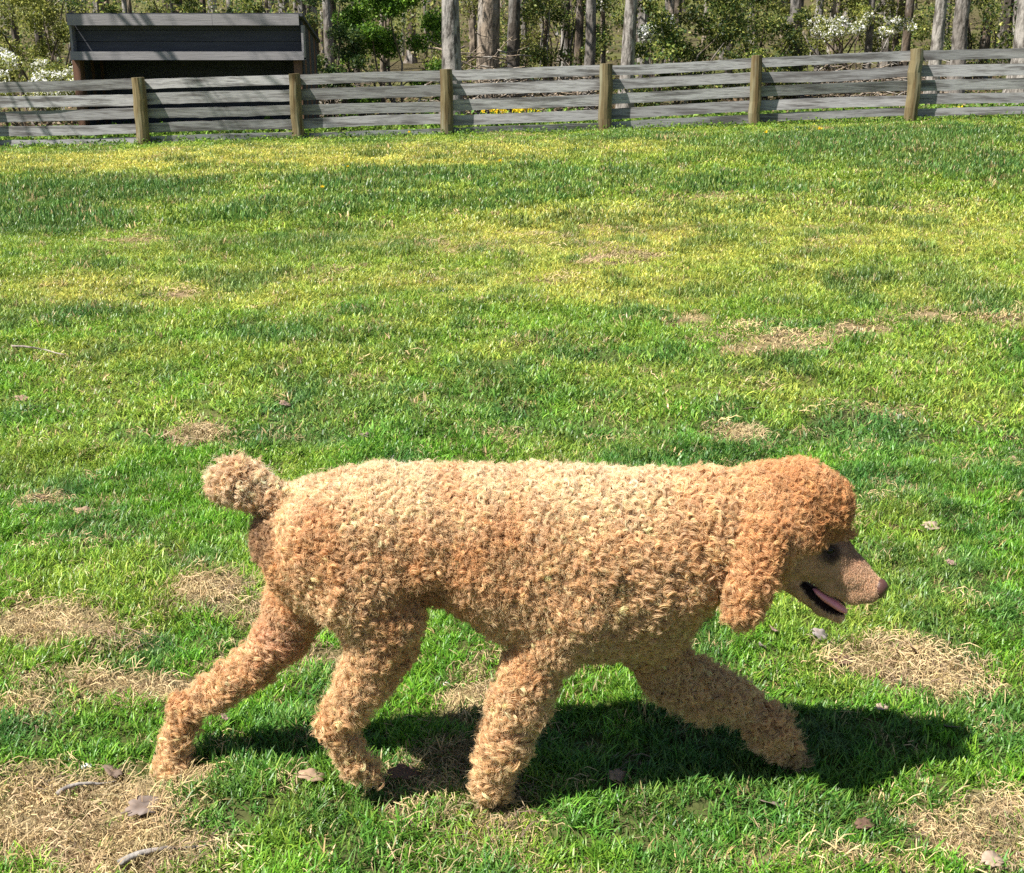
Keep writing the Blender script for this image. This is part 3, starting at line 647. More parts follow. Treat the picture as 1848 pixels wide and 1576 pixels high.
# ------------------------------------------------------------------ board fence
YF = 20.0
POSTX = [(-38, 262, 147), (253, 258, 140), (535, 262, 133), (806, 240, 125), (1092, 238, 115), (1361, 224, 100), (1646, 212, 88), (1935, 200, 82), (2215, 186, 72), (-325, 270, 156)]
POSTX.sort()
fence = empty('wooden_fence', (0, YF, float(ground_z(0, YF))))
tag(fence, 'weathered grey board fence on round posts along the far edge of the lawn', 'fence')
fo = np.array(fence.location)
def tube(pts, rads, n=12, jit=.0, seed=0, cap=True):
    r = np.random.default_rng(seed); pts = np.asarray(pts, float); rads = np.asarray(rads, float); m = len(pts)
    tg = np.gradient(pts, axis=0); tg /= np.linalg.norm(tg, axis=1)[:, None]
    ref = np.array([0, 1, 0.]) if abs(tg[:, 1]).mean() < .8 else np.array([1, 0, 0.])
    s = np.cross(tg, ref); s /= np.linalg.norm(s, axis=1)[:, None]; q = np.cross(s, tg)
    a = np.linspace(0, 2*np.pi, n, endpoint=False); j = 1+jit*r.normal(size=(m, n)) if jit else np.ones((m, n))
    V = pts[:, None]+(s[:, None]*np.cos(a)[None, :, None]+q[:, None]*np.sin(a)[None, :, None])*(rads[:, None]*j)[..., None]
    V = V.reshape(-1, 3); i = np.arange(m-1)[:, None]*n; k = np.arange(n)[None]
    Fq = np.stack([i+k, i+(k+1) % n, i+n+(k+1) % n, i+n+k], -1).reshape(-1, 4); Ft = np.zeros((0, 3), int)
    if cap:
        V = np.vstack([V, pts[0], pts[-1]]); c0 = m*n; kk = np.arange(n)
        Ft = np.vstack([np.c_[np.full(n, c0), (kk+1) % n, kk], np.c_[np.full(n, c0+1), (m-1)*n+kk, (m-1)*n+(kk+1) % n]])
    return V, Fq, Ft
def post_world(px, pyb):
    p = P(px, 200, YF); gz_ = float(ground_z(p[0], YF)); return p[0], gz_
PW = []
for i, (px, yb, yt) in enumerate(POSTX):
    x, gz_ = post_world(px, yb); top = P(px, yt, YF)[2]; PW.append((x, gz_, top))
    r = np.random.default_rng(300+i); rr = .093+r.uniform(-.008, .012)
    zs = np.linspace(gz_-.3, top, 9); lean = r.normal(0, .010); wob = r.normal(0, .006, 9)
    pts = np.c_[x+wob+lean*(zs-top), np.full(9, YF), zs]
    V, a4, a3 = tube(pts, rr*np.r_[np.ones(7)*1.03, .99, .95], 14, .025, 300+i)
    o = mesh('post', V-fo, [a4, a3], M['post'], fence, smooth_=False)
def board(x0, x1, z0, z1, h, y, th, seed):
    r = np.random.default_rng(seed); m = 22; t = np.linspace(0, 1, m); x = x0+(x1-x0)*t
    bow = r.normal(0, .007)*np.sin(np.pi*t)+np.cumsum(r.normal(0, .0010, m)); zc = z0+(z1-z0)*t+bow
    hu = h/2+r.normal(0, .0025, m)*(r.uniform(size=m) < .4); hd = h/2+r.normal(0, .003, m)*(r.uniform(size=m) < .4); yy = y+r.normal(0, .006)*np.sin(np.pi*t*r.uniform(1, 2)); tilt = r.normal(0, .006)
    V = np.stack([np.c_[x, yy-th/2+tilt, zc-hd], np.c_[x, yy+th/2+tilt, zc-hd], np.c_[x, yy+th/2-tilt, zc+hu], np.c_[x, yy-th/2-tilt, zc+hu]], 1).reshape(-1, 3)
    i = np.arange(m-1)[:, None]*4; k = np.arange(4)[None]
    Fq = np.stack([i+k, i+4+k, i+4+(k+1) % 4, i+(k+1) % 4], -1).reshape(-1, 4)
    Fq = np.vstack([Fq, [[0, 1, 2, 3]], [[(m-1)*4+3, (m-1)*4+2, (m-1)*4+1, (m-1)*4]]])
    return V, Fq
for i in range(len(PW)-1):
    (xa, ga, ta), (xb, gb, tb) = PW[i], PW[i+1]
    for k, (dz, h) in enumerate(((.100, .150), (.318, .158), (.540, .155), (.750, .150), (.930, .120))):
        r = np.random.default_rng(500+i*7+k)
        j = r.normal(0, .008, 2)
        V, Fq = board(xa+.012, xb-.012, ta-dz+j[0], tb-dz+j[1], h*r.uniform(.93, 1.07), YF+.108, .026, 700+i*9+k)
        mesh('board', V-fo, Fq, M['board'], fence)

# ------------------------------------------------------------------ field shelter behind the fence
def box(x0, x1, y0, y1, z0, z1):
    V = np.array([(x, y, z) for z in (z0, z1) for y in (y0, y1) for x in (x0, x1)], float)
    return V, np.array([(0, 2, 3, 1), (4, 5, 7, 6), (0, 1, 5, 4), (2, 6, 7, 3), (0, 4, 6, 2), (1, 3, 7, 5)])
YS = 22.0
xl = P(132, 100, YS)[0]; xr = P(547, 100, YS)[0]; zt = P(300, 30, YS)[2]; sg = float(ground_z((xl+xr)/2, YS))
shed = empty('animal_shelter', ((xl+xr)/2, YS, sg)); tag(shed, 'low dark open fronted wooden shelter with grey trim boards behind the fence', 'shed')
so_ = np.array(shed.location)
def sbox(nm, mt, b_, rot=None, par=None):
    V, f = box(*b_); 
    if rot is not None: V = rot(V)
    return mesh(nm, V-so_, f, mt, par or shed)
dep = 1.55; zb = zt-.42                                # roof falls to the back
def roofline(y): return zt+(zb-zt)*(y-(YS-.2))/(dep+.35)
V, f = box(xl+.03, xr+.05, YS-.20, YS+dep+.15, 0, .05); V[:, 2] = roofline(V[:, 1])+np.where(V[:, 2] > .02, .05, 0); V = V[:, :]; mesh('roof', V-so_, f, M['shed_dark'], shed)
z43 = P(300, 46, YS)[2]; z92 = P(300, 93, YS)[2]; z107 = P(300, 108, YS)[2]
for k in range(2):
    sbox('fascia_board', M['shed_light'], (xl+.03+(xr-xl)*(0 if k == 0 else .62)+(.004 if k else 0), xl+.03+(xr-xl)*(.62 if k == 0 else .99), YS-.235, YS-.202, z43, zt+.035))
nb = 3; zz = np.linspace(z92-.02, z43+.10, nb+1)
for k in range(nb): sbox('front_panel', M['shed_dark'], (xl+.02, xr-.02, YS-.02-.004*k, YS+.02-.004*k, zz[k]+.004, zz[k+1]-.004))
sbox('lintel_board', M['shed_light'], (xl+.04, xr+.05, YS-.265, YS-.235, z107, z92))
V, f = box(xl+.04, xr+.05, YS-.235, YS-.022, z107+.01, z107+.035); mesh('lintel_shelf', V-so_, f, M['shed_dark'], shed)
# slanted end cheeks of the hood
for sx in (xl+.045, xr+.015):
    V, f = box(sx, sx+.035, YS-.20, YS, z107, z43); mesh('end_trim', V-so_, f, M['shed_light'], shed)
def wallpoly(x):                                        # side wall of vertical boards under the sloping roof
    n = 9; ysx = np.linspace(YS, YS+dep, n+1)
    for k in range(n):
        y0, y1 = ysx[k]+.003, ysx[k+1]-.003
        V = np.array([(xx, y, z) for xx in (x, x+.03) for (y, z) in ((y0, sg-.1), (y1, sg-.1), (y1, roofline(y1)-.005), (y0, roofline(y0)-.005))])
        mesh('side_board', V-so_, np.array([(0, 1, 2, 3), (7, 6, 5, 4), (0, 4, 5, 1), (1, 5, 6, 2), (2, 6, 7, 3), (3, 7, 4, 0)]), M['shed_brown'] if k % 3 == 1 else M['shed_dark'], shed)
wallpoly(xl+.03); wallpoly(xr-.03)
sbox('back_wall', M['shed_dark'], (xl+.062, xr-.032, YS+dep-.04, YS+dep, sg-.1, roofline(YS+dep)-.01))
for x in (xl+.02, xr-.14): sbox('corner_post', M['shed_brown'], (x, x+.12, YS-.14, YS-.024, sg-.1, z107+.008))
xm = (xl+xr)/2

# ------------------------------------------------------------------ trees, shrubs and the far wood
def leafcloud(cen, spread, n, size, colr, r, droop=.3, clump=None):
    """n leaf faces in clumps round centres; returns verts, quads, colours"""
    cen = np.asarray(cen, float); k = r.integers(0, len(cen), n); sp = np.asarray(spread, float)
    sp = sp[k] if sp.ndim else sp
    p = cen[k]+nrm(r.normal(size=(n, 3)))*(r.uniform(size=(n, 1))**.45)*(sp[:, None] if np.ndim(sp) else sp)*np.array([1, 1, .75])
    u = nrm(r.normal(size=(n, 3))+np.array([0, 0, -droop])); v = nrm(np.cross(u, nrm(r.normal(size=(n, 3))+np.array([0, 0, 1.2])))); s = size*r.uniform(.6, 1.35, (n, 1))
    w_ = np.cross(u, v)
    V = np.stack([p, p+u*s*.5+v*s*.32+w_*s*.06, p+u*s, p+u*s*.5-v*s*.32+w_*s*.06], 1).reshape(-1, 3)
    Fq = np.arange(n*4).reshape(n, 4)
    cl = r.normal(0, .22, len(cen))[k][:, None]
    c_ = np.asarray(colr)[r.integers(0, len(colr), n)]*np.exp(cl+r.normal(0, .22, (n, 1)))
    return V, Fq, np.repeat(np.clip(c_, .005, .95), 4, axis=0)
def gz1(x, y): return float(ground_z(x, y))
BG = {'pale': (.30, .275, .25), 'grey': (.20, .18, .16), 'brown': (.15, .115, .085), 'dark': (.085, .072, .06), 'tan': (.26, .21, .16)}
def trunk_geo(x, y, wd_, h, r, leanx=0, bk='grey', seed=0, limbs=6, low=2.6, n=11, reach=1.0):
    g_ = gz1(x, y); m = 16; t = np.linspace(0, 1, m)**1.4; zs = g_-.3+(h+.3)*t
    cx = x+leanx*(zs-g_)+np.cumsum(r.normal(0, .012, m)); cy = y+np.cumsum(r.normal(0, .012, m))
    rad = wd_/2*(1-.72*t)*(1+.55*np.exp(-np.maximum(zs-g_, 0)/.22))
    V, a4, a3 = tube(np.c_[cx, cy, zs], rad, n, .045, seed); Vs = [V]; A4 = [a4]; A3 = [a3]; off = len(V); tips = []
    for k in range(limbs):
        z0 = g_+r.uniform(low, h*.92); i0 = np.interp(z0, zs, np.arange(m)); bx, by = np.interp(z0, zs, cx), np.interp(z0, zs, cy); rb = np.interp(z0, zs, rad)*.42
        a = r.uniform(0, 6.283); L_ = reach*r.uniform(.8, 2.3)*(1-.4*(z0-g_)/h); up = r.uniform(.25, 1.0)
        q = np.linspace(0, 1, 6)[:, None]; pts = np.array([bx, by, z0])+q*np.array([math.cos(a)*L_, math.sin(a)*L_, up*L_])+np.c_[r.normal(0, .05, (6, 2)), (q**2*.25)]*q
        V, a4, a3 = tube(pts, rb*(1-.8*q[:, 0]), 5, 0, 1); Vs.append(V); A4.append(a4+off); A3.append(a3+off); off += len(V); tips += [pts[3], pts[5]]
        for _ in range(2):                                   # twigs
            b0 = pts[r.integers(2, 5)]; a2 = a+r.uniform(-1.2, 1.2); e = b0+np.array([math.cos(a2), math.sin(a2), r.uniform(.2, 1)])*L_*.4
            V, a4, a3 = tube(np.array([b0, (b0+e)/2+r.normal(0, .04, 3), e]), [rb*.3, rb*.2, rb*.08], 4, 0, 1); Vs.append(V); A4.append(a4+off); A3.append(a3+off); off += len(V); tips.append(e)
    V = np.vstack(Vs); c_ = np.array(BG[bk])*(.8+.45*fbm(V[:, 0]*3+V[:, 1]*2, V[:, 2]*1.3, seed+5))[:, None]
    return V, [np.vstack(A4), np.vstack(A3)], c_, np.array(tips)
SPR = [(.15, .20, .035), (.20, .24, .05), (.11, .16, .03), (.26, .27, .07)]
def tree(px, wpx, Y, bk, label, h=10, lean=0, group=None, crown=700, seed=0, limbs=7, low=2.6, ccol=SPR, leaf=.085, cr=.55, reach=1.0):
    r = np.random.default_rng(1000+seed); x = P(px, 100, Y)[0]; wd_ = wpx*scl(P(px, 100, Y))
    V, Fs, c_, tips = trunk_geo(x, Y, wd_, h, r, lean, bk, seed, limbs, low, 11, reach)
    t = empty('tree', (x, Y, gz1(x, Y))); tag(t, label, 'tree', group); o_ = np.array(t.location)
    mesh('trunk', V-o_, Fs, M['bark'], t, c_, True)
    Vl, Fl, cl = leafcloud(tips, cr*r.uniform(.6, 1.3, len(tips)), crown, leaf, ccol, r)
    mesh('crown', Vl-o_, Fl, M['leafc'], t, cl)
    return t
GT = 'trees at the edge of the wood behind the fence'
tree(815, 38, 24.0, 'pale', 'thick straight pale grey trunk rising just right of the third full fence post', seed=1)
tree(880, 46, 27.0, 'tan', 'broad ragged tan trunk right of the thick pale grey trunk', seed=2, lean=.02)
tree(930, 26, 25.5, 'dark', 'dark slender trunk right of the broad ragged tan trunk', seed=3)
tree(1043, 17, 27.5, 'brown', 'thin brown trunk close left of a greyer twin above the fence middle', seed=4)
tree(1066, 22, 26.5, 'grey', 'grey trunk close right of a thinner brown one near the fence middle', seed=5)
tree(1130, 27, 24.0, 'pale', 'pale mottled trunk standing alone left of the dark leafy evergreen', seed=6, lean=.01)
tree(1690, 24, 24.5, 'pale', 'pale slim trunk just right of the sixth fence post', seed=7)
tree(1728, 30, 26.0, 'grey', 'grey trunk with dark right side behind the slim pale one at the right', seed=8, lean=.0)
tree(1842, 46, 22.6, 'pale', 'large pale trunk at the right edge of the photo close behind the fence', seed=9)
tree(596, 20, 28.0, 'grey', 'grey trunk just right of the wooden shelter', seed=10)
tree(690, 11, 27.0, 'tan', 'thin tan trunk in front of the bright green bush', seed=11, h=7)
tree(1438, 27, 27.0, 'dark', 'dark brown trunk above and right of the fifth fence post', seed=12, lean=-.01)
tree(1632, 17, 29.0, 'brown', 'narrow brown trunk left of the sixth fence post', seed=13)
tree(76, 15, 28.0, 'dark', 'narrow dark trunk left of the wooden shelter', seed=14)
tree(1318, 14, 29.0, 'dark', 'thin dark trunk rising out of the dark evergreen shrub', seed=15)
tree(1565, 14, 31.0, 'grey', 'thin grey trunk among pale blossom left of the sixth fence post', seed=16)
tree(1775, 20, 30.0, 'brown', 'brown trunk left of the large pale one at the right edge', seed=17)
tree(640, 12, 31.0, 'dark', 'thin dark trunk left of the bright green bush', seed=18)
tree(1210, 13, 31.0, 'tan', 'thin tan trunk behind the dark leafy evergreen', seed=19)
tree(985, 10, 30.0, 'brown', 'very thin brown trunk between the dark slender trunk and the twin trunks', seed=20, h=7)
tree(235, 11, 29.0, 'dark', 'thin dark trunk rising behind the left half of the shelter roof', seed=21)
tree(420, 14, 30.0, 'brown', 'brown trunk rising behind the middle of the shelter roof', seed=22)
tree(1500, 10, 30.5, 'tan', 'very thin tan trunk under the pale blossom right of the dark brown one', seed=23, h=7)
tree(-95, 30, 20.9, 'grey', 'grey spreading tree beyond the left end of the view whose limbs shade the shelter', seed=24, limbs=44, low=3.4, reach=3.0, crown=1500, h=12)
tree(1960, 34, 25.0, 'grey', 'grey trunk beyond the right end of the view', seed=25)

def shrub(px, Y, wpx, z0, z1, n_, size, cols, label, name='shrub', cat='bush', seed=0, sp=.28, flowers=None, nc=26, dens=1.0, stems=7):
    size = size*.72; n = int(n_*3.4); nc = int(nc*1.3); r = np.random.default_rng(2000+seed); c0 = P(px, 100, Y); hw = wpx/2*scl(c0); g_ = gz1(c0[0], Y)
    t = empty(name, (c0[0], Y, g_)); tag(t, label, cat); o_ = np.array(t.location)
    cc = np.c_[c0[0]+hw*r.uniform(-1, 1, nc), Y+hw*.6*r.uniform(-1, 1, nc), g_+r.uniform(z0, z1, nc)]
    q = (cc[:, 0]-c0[0])/hw; cc[:, 2] -= (z1-z0)*.35*q*q
    Vs = []; A4 = []; A3 = []; off = 0
    for k in range(stems):
        e = cc[r.integers(0, nc)]; b0 = np.array([c0[0]+r.uniform(-.3, .3)*hw, Y+r.uniform(-.2, .2), g_-.1])
        s_ = np.linspace(0, 1, 6)[:, None]; pts = b0+(e-b0)*s_+np.c_[r.normal(0, .05, (6, 2)), .15*np.sin(s_*3)]*np.sin(s_*3.14)
        V, a4, a3 = tube(pts, .028*(1-.75*s_[:, 0]), 5, 0, 1); Vs.append(V); A4.append(a4+off); A3.append(a3+off); off += len(V)
    V = np.vstack(Vs); mesh('stem', V-o_, [np.vstack(A4), np.vstack(A3)], M['bark'], t, np.array([.13, .10, .075])*np.ones((len(V), 1)))
    Vl, Fl, cl = leafcloud(cc, sp*r.uniform(.7, 1.3, nc), n, size, cols, r); k = Vl[:, 2] > gz1(c0[0], Y)-.02
    mesh('foliage', Vl-o_, Fl, M['leafc'], t, cl)
    if flowers:
        nf, fs, fz = flowers; nf = nf*2; fs = fs*.8; fc = cc.copy(); fc[:, 2] += fz
        Vl, Fl, cl = leafcloud(fc, sp*.85, nf, fs, [(.82, .82, .74), (.75, .76, .66), (.85, .83, .78)], r); mesh('blossom', Vl-o_, Fl, M['petal'], t, cl)
    return t
DG = [(.045, .09, .022), (.07, .12, .03), (.035, .07, .024), (.15, .19, .045)]
OL = [(.25, .27, .06), (.17, .20, .045), (.32, .32, .08), (.10, .13, .03)]
BGN = [(.16, .29, .03), (.20, .32, .04), (.08, .17, .02), (.05, .11, .02)]
shrub(60, 26, 300, .7, 3.2, 8000, .075, OL, 'olive green bush filling the left corner above the dogwood blossom', seed=1, nc=40)
shrub(35, 24.0, 190, .45, 1.5, 1500, .07, OL, 'white blossoming dogwood left of the shelter', 'flowering_dogwood', 'flowering tree', seed=2, flowers=(1900, .062, .04), nc=26, sp=.17)
shrub(712, 25.0, 170, .3, 3.0, 9000, .075, BGN, 'bright green feathery bush between the shelter and the thick pale trunk', seed=3, nc=34)
shrub(600, 24.6, 120, .6, 2.6, 2600, .07, DG, 'dark small leaved bush at the right end of the shelter', seed=4, nc=16, sp=.24)
shrub(1235, 24.5, 210, .3, 3.0, 5400, .085, DG+OL, 'dark glossy evergreen bush right of the lone pale mottled trunk', 'evergreen_shrub', 'bush', seed=5, nc=34)
shrub(1370, 26.5, 150, .3, 2.6, 3200, .08, DG+OL, 'dark evergreen bush behind the fifth fence post', 'evergreen_shrub', 'bush', seed=6, nc=22)
shrub(1010, 28, 190, .8, 2.9, 3000, .08, OL+DG, 'loose olive and dark bush behind the twin trunks', seed=7, nc=24)
shrub(1020, 30, 130, 2.1, 3.1, 500, .08, OL, 'white dogwood blossom high behind the twin trunks', 'flowering_dogwood', 'flowering tree', seed=8, flowers=(900, .09, .0), nc=12)
shrub(1185, 26.5, 70, 1.0, 1.8, 300, .07, DG, 'small white blossom cluster inside the dark evergreen', 'flowering_dogwood', 'flowering tree', seed=9, flowers=(500, .085, .0), nc=7, sp=.2)
shrub(1545, 29, 210, 1.15, 1.6, 700, .08, OL, 'wide white dogwood spreading left of the sixth fence post', 'flowering_dogwood', 'flowering tree', seed=10, flowers=(620, .085, .0), nc=20, sp=.16)
shrub(1520, 31, 300, .6, 3.4, 4200, .085, OL, 'tall yellow olive thicket behind the wide dogwood', seed=11, nc=40)
shrub(1780, 29, 260, .4, 3.2, 3400, .08, OL+DG, 'mixed green thicket between the slim pale and large pale trunks', seed=12, nc=34)
shrub(330, 27, 440, .8, 3.4, 8000, .08, OL+DG, 'olive thicket rising behind the shelter roof', seed=13, nc=50)
shrub(880, 30, 200, .3, 3.1, 2500, .08, [(.20, .15, .09), (.16, .12, .07)]+OL, 'brownish thicket behind the broad ragged tan trunk', seed=14, nc=26)
# brush pile of bare sticks beside the ragged trunk
def brush(px, Y, wpx, h, n, label, seed):
    r = np.random.default_rng(seed); c0 = P(px, 100, Y); hw = wpx/2*scl(c0); g_ = gz1(c0[0], Y); Vs = []; A4 = []; A3 = []; off = 0
    for k in range(n):
        a = np.array([c0[0]+r.uniform(-1, 1)*hw, Y+r.uniform(-.5, .5), g_+r.uniform(0, h)*r.uniform(.2, 1)]); d_ = r.normal(size=3)*np.array([1, .6, .5]); d_ /= np.linalg.norm(d_); L_ = r.uniform(.3, 1.2)
        pts = a+d_*np.linspace(-.5, .5, 5)[:, None]*L_+r.normal(0, .03, (5, 3)); pts[:, 2] = np.maximum(pts[:, 2], g_+.02)
        V, a4, a3 = tube(pts, r.uniform(.006, .02)*np.array([1, .9, .8, .6, .3]), 4, 0, 1); Vs.append(V); A4.append(a4+off); A3.append(a3+off); off += len(V)
    V = np.vstack(Vs); o = mesh('brush_pile', V, [np.vstack(A4), np.vstack(A3)], M['bark'], None, np.array([.33, .26, .19])*np.repeat(r.uniform(.5, 1.2, (n, 1)), len(V)//n, axis=0))
    return tag(o, label, 'brush pile', kind=None)
brush(865, 24.8, 130, 1.5, 170, 'tangle of bare tan sticks at the foot of the broad ragged trunk', 41)
brush(640, 25.5, 200, 1.1, 130, 'pile of fallen pale branches below the bright green bush', 42)
brush(1010, 25.2, 130, .8, 90, 'low heap of brown sticks below the twin trunks', 43)
brush(1600, 26.5, 300, 1.0, 150, 'long heap of grey brushwood behind the fence left of the sixth post', 44)
# far wood: one mass of trunks and leaves
r = np.random.default_rng(77); Vs = []; A4 = []; A3 = []; Cs = []; off = 0; tipsl = []
for k in range(230):
    Y_ = 31+60*r.uniform()**1.5; x = r.uniform(-1, 1)*(.5*Y_+8); wd_ = r.uniform(.10, .42); bk = r.choice(['grey', 'pale', 'brown', 'dark', 'tan'], p=[.35, .15, .15, .2, .15])
    V, Fs, c_, tips = trunk_geo(x, Y_, wd_, r.uniform(7, 13), r, r.normal(0, .02), bk, 3000+k, 3, 2.0, 7)
    Vs.append(V); A4.append(Fs[0]+off); A3.append(Fs[1]+off); Cs.append(c_); off += len(V); tipsl.append(tips)
T = np.vstack(Vs)
nC = 1500; Yc = 31+58*r.uniform(size=nC)**1.2; xc = r.uniform(-1, 1, nC)*(.5*Yc+8)
cen = np.c_[xc, Yc, ground_z(xc, Yc)+.1+r.uniform(size=nC)**1.1*(3.4+.05*(Yc-30))]
V1, F1, C1 = leafcloud(cen, .55+.018*(Yc-30), 170000, .11, OL+OL+DG+[(.24, .20, .10), (.30, .25, .17)], r)
V2, F2, C2 = leafcloud(np.vstack(tipsl), .8, 26000, .15, SPR, r)
wood = mesh('distant_wood', np.vstack([T, V1, V2]), [np.vstack(A4), np.vstack(A3), np.vstack([F1+len(T), F2+len(T)+len(V1)])], cols=np.vstack([np.vstack(Cs), C1, C2]),
            mats=[M['bark'], M['leafc']], midx=np.r_[np.zeros(len(np.vstack(A4))+len(np.vstack(A3)), int), np.ones(len(F1)+len(F2), int)])
tag(wood, 'spring woodland of grey trunks and fresh olive leaves far behind the fence', kind='stuff')
# ground plants behind and along the fence
def weeds(label, name, n, fx, fy, size, cols, seed, hmax=.18):
    r = np.random.default_rng(seed); x = fx(r, n); y = fy(r, n); V, Fq, c_ = leafcloud(np.c_[x, y, ground_z(x, y)+r.uniform(.01, hmax, n)], .06, n*4, size, cols, r); return tag(mesh(name, V, Fq, M['leafc'], None, c_), label, kind='stuff')
weeds('low green weeds in the strip behind the fence', 'undergrowth', 5200, lambda r, n: r.uniform(-12, 12, n), lambda r, n: 20.4+2.6*r.uniform(size=n)**1.4, .065, BGN+[(.18, .24, .05)], 5)
weeds('brown leaf litter and seedlings on the woodland floor', 'leaf_litter', 6500, lambda r, n: r.uniform(-16, 16, n), lambda r, n: r.uniform(22, 33, n), .09, [(.26, .18, .11), (.20, .14, .09), (.34, .26, .18), (.09, .12, .04)], 6, .06)
weeds('taller green grass and weeds at the feet of the fence', 'fence_weeds', 1700, lambda r, n: r.uniform(-10, 10, n), lambda r, n: r.normal(19.9, .13, n), .04, BGN+[(.16, .25, .05)], 7, .08)
# yellow flower patch behind the fence between the third and fourth posts
def flowerpatch(px, py, Y, wx, n, label, s):
    r = np.random.default_rng(s); c0 = P(px, py, Y); g_ = gz1(c0[0], Y); t = empty('flower_clump', (c0[0], Y, g_)); tag(t, label, 'flowers'); o_ = np.array(t.location)
    top = max(c0[2]-g_, .1); x = c0[0]+r.uniform(-1, 1, n)*wx; cc = np.c_[x, Y+r.uniform(-.15, .15, n), g_+top*r.uniform(.75, 1.1, n)]
    V, Fq, c_ = leafcloud(cc-np.array([0, 0, top*.4]), .12, n*14, .08, BGN, r); mesh('foliage', V-o_, Fq, M['leafc'], t, c_)
    
    for k in range(n): V, Fq, c_ = leafcloud(cc[k:k+1], .035, 9, .05, [(.85, .66, .03), (.80, .55, .02)], r); mesh('bloom', V-o_, Fq, M['petal'], t, c_)
flowerpatch(905, 197, 21.0, .42, 16, 'yellow flowers showing between the boards right of the third full fence post', 1)
flowerpatch(952, 196, 21.1, .25, 12, 'second clump of yellow flowers between the boards nearer the fence middle', 2)
flowerpatch(1727, 193, 21.0, .07, 4, 'tiny yellow flowers under the lowest boards at the right', 3)

# ------------------------------------------------------------------ dead leaves, stones, twigs on the lawn
def dead_leaf(px, py, s, rz, tilt, colr, label, lobes=3, seed=0, lift=.018):
    r = np.random.default_rng(4000+seed); p = ground_pt(px, py); n = 28; a = np.linspace(0, 2*np.pi, n, endpoint=False)
    rad = .32+.13*np.abs(np.sin(a*lobes))+.05*r.normal(size=n)*.4; x = np.cos(a)*rad*1.5; y = np.sin(a)*rad*.85
    ring = []; 
    for q in (1.0, .5):
        ring.append(np.c_[x*q, y*q, (.22*(y*q)**2*2-.10*(x*q)**2+.03*np.sin(a*3+seed))])
    V = np.vstack(ring+[[[0, 0, -.02]]])
    s = s*.82; V = np.vstack([V, [[-.48, .008, .0], [-.80, .02, .03], [-.80, -.012, .03], [-.48, -.012, 0]]])*s
    k = np.arange(n); Fq = np.vstack([np.c_[k, (k+1) % n, n+(k+1) % n, n+k], [[2*n+1, 2*n+2, 2*n+3, 2*n+4]]]); Ft = np.c_[n+k, n+(k+1) % n, np.full(n, 2*n)]
    c_ = np.array(colr)*(.85+.3*r.uniform(size=(len(V), 1)))
    o = mesh('dead_leaf', V, [Fq, Ft], M['dleaf'], None, c_, True); sm_ = o.modifiers.new('thickness', 'SOLIDIFY'); sm_.thickness = .0008
    o.location = (p[0], p[1], p[2]+lift+float(micro_z(np.array([p[0]]), np.array([p[1]]))[0])); o.rotation_euler = (tilt, tilt*.6, rz); return tag(o, label, 'leaf', 'dead leaves scattered over the lawn')
TAN = (.36, .25, .17); PK = (.37, .25, .21); GR = (.21, .17, .15); BR = (.13, .08, .055); PALE = (.46, .36, .27)
for i, a in enumerate([
    (43, 722, .075, .6, .5, TAN, 'tan leaf at the left edge halfway up the lawn'), (416, 706, .075, 2.0, .4, TAN, 'tan leaf above the worn spot left of centre'),
    (517, 739, .07, 1.0, .5, PK, 'pinkish leaf right of the worn spot left of centre'), (155, 937, .065, .3, .5, TAN, 'tan leaf in the grass left of the dog tail'),
    (73, 898, .07, 2.4, .2, BR, 'dark brown curled leaf near the left edge level with the dog back'), (1682, 962, .075, .4, .3, PALE, 'large pale leaf right of the dog forehead'),
    (1655, 968, .045, 1.9, .5, TAN, 'small tan leaf touching the large pale leaf'), (1716, 1030, .04, .2, .5, PK, 'small pinkish leaf right of the dog nose'),
    (1395, 1157, .045, 1.4, .5, PK, 'small pink leaf below the dog mouth'), (1480, 1168, .05, .1, .9, (.36, .32, .31), 'pale grey leaf standing up in the grass below the dog chin'),
    (1375, 1190, .045, 1.6, .8, (.36, .31, .29), 'pale grey leaf above the lifted front leg'), (1706, 1322, .05, 2.5, .5, GR, 'grey brown leaf just behind the shadow of the dog head'),
    (1115, 1421, .05, .5, .6, TAN, 'tan leaf on the front edge of the dog shadow'), (1385, 1470, .05, 2.2, .4, GR, 'grey brown leaf in the foreground grass right of centre'),
    (265, 1474, .09, .9, .3, (.24, .195, .17), 'large curled grey brown leaf in the foreground straw'), (563, 1421, .055, .1, .3, TAN, 'tan leaf in front of the swinging hind foot'),
    (1630, 750, .06, .4, .8, (.40, .36, .34), 'whitish leaf standing up in the lawn at the right'), (1762, 761, .045, 1.2, .4, PK, 'small pink leaf in the lawn at the far right'),
    (1832, 827, .05, .3, .4, TAN, 'tan leaf at the right edge level with the dog back'), (1352, 742, .06, 2.8, .4, PALE, 'pale leaf above the worn spot behind the dog neck'),
    (410, 1325, .045, 1.7, .5, PK, 'small pinkish leaf between the hind legs'), (665, 800, .06, .5, .4, GR, 'grey brown leaf behind the dog rump'),
    (575, 487, .06, 1.2, .4, PK, 'pinkish leaf in the upper lawn left of centre'), (1520, 1208, .06, .2, .2, BR, 'dark brown leaf at the left end of the worn patch ahead of the dog'),
    (1648, 1190, .07, 1.3, .7, TAN, 'upright tan leaf at the back of the worn patch ahead of the dog'), (1560, 1500, .05, .5, .3, BR, 'brown leaf in the foreground grass at the right'),
    (205, 1402, .075, 1.9, .4, (.20, .15, .12), 'brown leaf beside the planted hind foot'), (730, 1412, .07, .5, .3, BR, 'dark brown leaf behind the planted front foot'),
    (1590, 1290, .04, .6, .2, PALE, 'small pale leaf below the worn patch ahead of the dog'), (1790, 1568, .06, .6, .3, PALE, 'pale leaf in the bottom right corner straw')]):
    dead_leaf(*a, lobes=3+i % 3, seed=i)
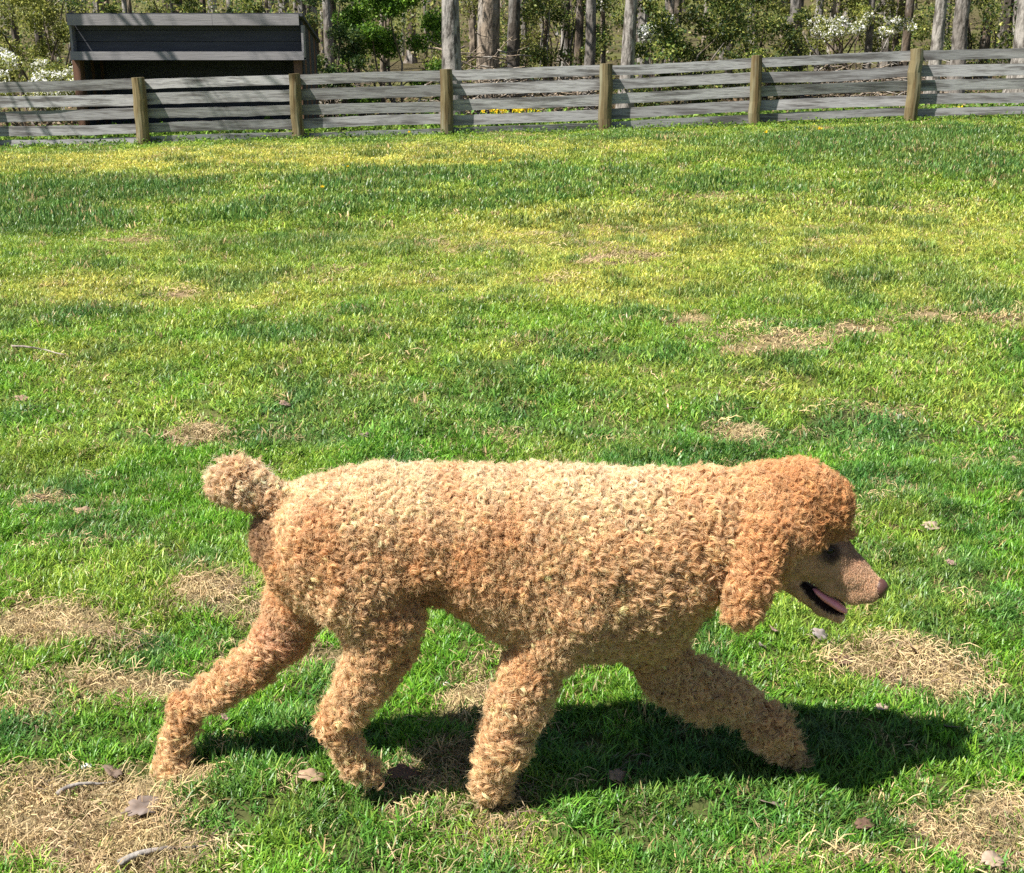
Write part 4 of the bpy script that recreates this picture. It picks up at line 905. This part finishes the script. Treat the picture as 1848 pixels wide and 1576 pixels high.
def stone(px, py, s, colr, label, seed, mt):
    r = np.random.default_rng(seed); p = ground_pt(px, py); v, f = ellipsoid((0, 0, 0), (s, s*.75, s*.55), 14, 10, .2); v = v*(1+.18*(fbm(v[:, 0]/s*1.3+seed, v[:, 2]/s*1.3+v[:, 1]/s, seed)-.5)[:, None]*2)
    o = mesh('stone', v, f, mt, None, None, True); o.location = (p[0], p[1], p[2]+s*.35); return tag(o, label, 'stone')
M['stone'] = mat('white_stone', (.72, .74, .74), rough=.6, noise=(90, .3, (.5, .5, .48)))
stone(158, 1388, .013, None, 'small white stone at the edge of the foreground straw', 3, M['stone'])
stone(805, 1238, .011, None, 'white pebble behind the belly gap between front and hind legs', 4, M['stone'])
def twig(p0, p1, rad, label, seed):
    r = np.random.default_rng(seed); a, b_ = ground_pt(*p0), ground_pt(*p1); t = np.linspace(0, 1, 14)[:, None]; pts = a+(b_-a)*t; L_ = np.linalg.norm(b_-a)
    pts = pts+np.cumsum(r.normal(0, L_*.010, (14, 3)), axis=0)*np.array([1, 1, .25]); pts[:, 2] = ground_z(pts[:, 0], pts[:, 1])+.022+.008*np.sin(t[:, 0]*5)
    V, a4, a3 = tube(pts, rad*(1-.6*t[:, 0]), 7, .08, seed); return tag(mesh('twig', V, [a4, a3], M['bark'], None, np.array([.30, .25, .21])*np.ones((len(V), 1)), True), label, 'twig')
twig((215, 1578), (380, 1536), .007, 'weathered grey stick in the straw at the bottom left', 1)
twig((105, 1450), (215, 1422), .005, 'short dark stick beside the planted hind foot', 2)
twig((20, 632), (120, 645), .006, 'thin stick lying in the mid lawn at the left', 3)
# dandelions
def dandelion(px, py, s, label, seed):
    r = np.random.default_rng(seed); p = ground_pt(px, py); t = empty('dandelion', p); tag(t, label, 'flower', 'yellow dandelions in the far lawn')
    V, a4, a3 = tube([(0, 0, 0), (.004, 0, .05), (.002, .004, .10)], [.003, .003, .003], 5); mesh('stalk', V, [a4, a3], M['leafc'], t, np.array([.2, .3, .08])*np.ones((len(V), 1)))
    n = 40; a = r.uniform(0, 6.283, n); q = r.uniform(.4, 1, n)*s; el = r.uniform(.1, 1.2, n); d_ = np.c_[np.cos(a)*np.cos(el), np.sin(a)*np.cos(el), np.sin(el)]; w_ = np.cross(d_, [0, 0, 1.]); c0 = np.array([.002, .004, .10])
    V = np.stack([c0+0*d_, c0+d_*q[:, None]*.6+w_*.12*s, c0+d_*q[:, None], c0+d_*q[:, None]*.6-w_*.12*s], 1).reshape(-1, 3); mesh('flower_head', V, np.arange(n*4).reshape(n, 4), M['petal'], t, np.array([.85, .62, .02])*np.ones((len(V), 1)))
for i, a in enumerate([(902, 308, .045, 'orange yellow dandelion in the upper lawn left of centre'), (582, 358, .035, 'small dandelion left of centre in the upper lawn'), (628, 318, .03, 'small dandelion nearest the second full fence post'),
    (1478, 248, .06, 'large dandelion below the bay left of the sixth fence post'), (1382, 254, .05, 'dandelion in front of the fifth fence post'), (738, 252, .04, 'dandelion in front of the third full bay')]):
    dandelion(*a, seed=i)
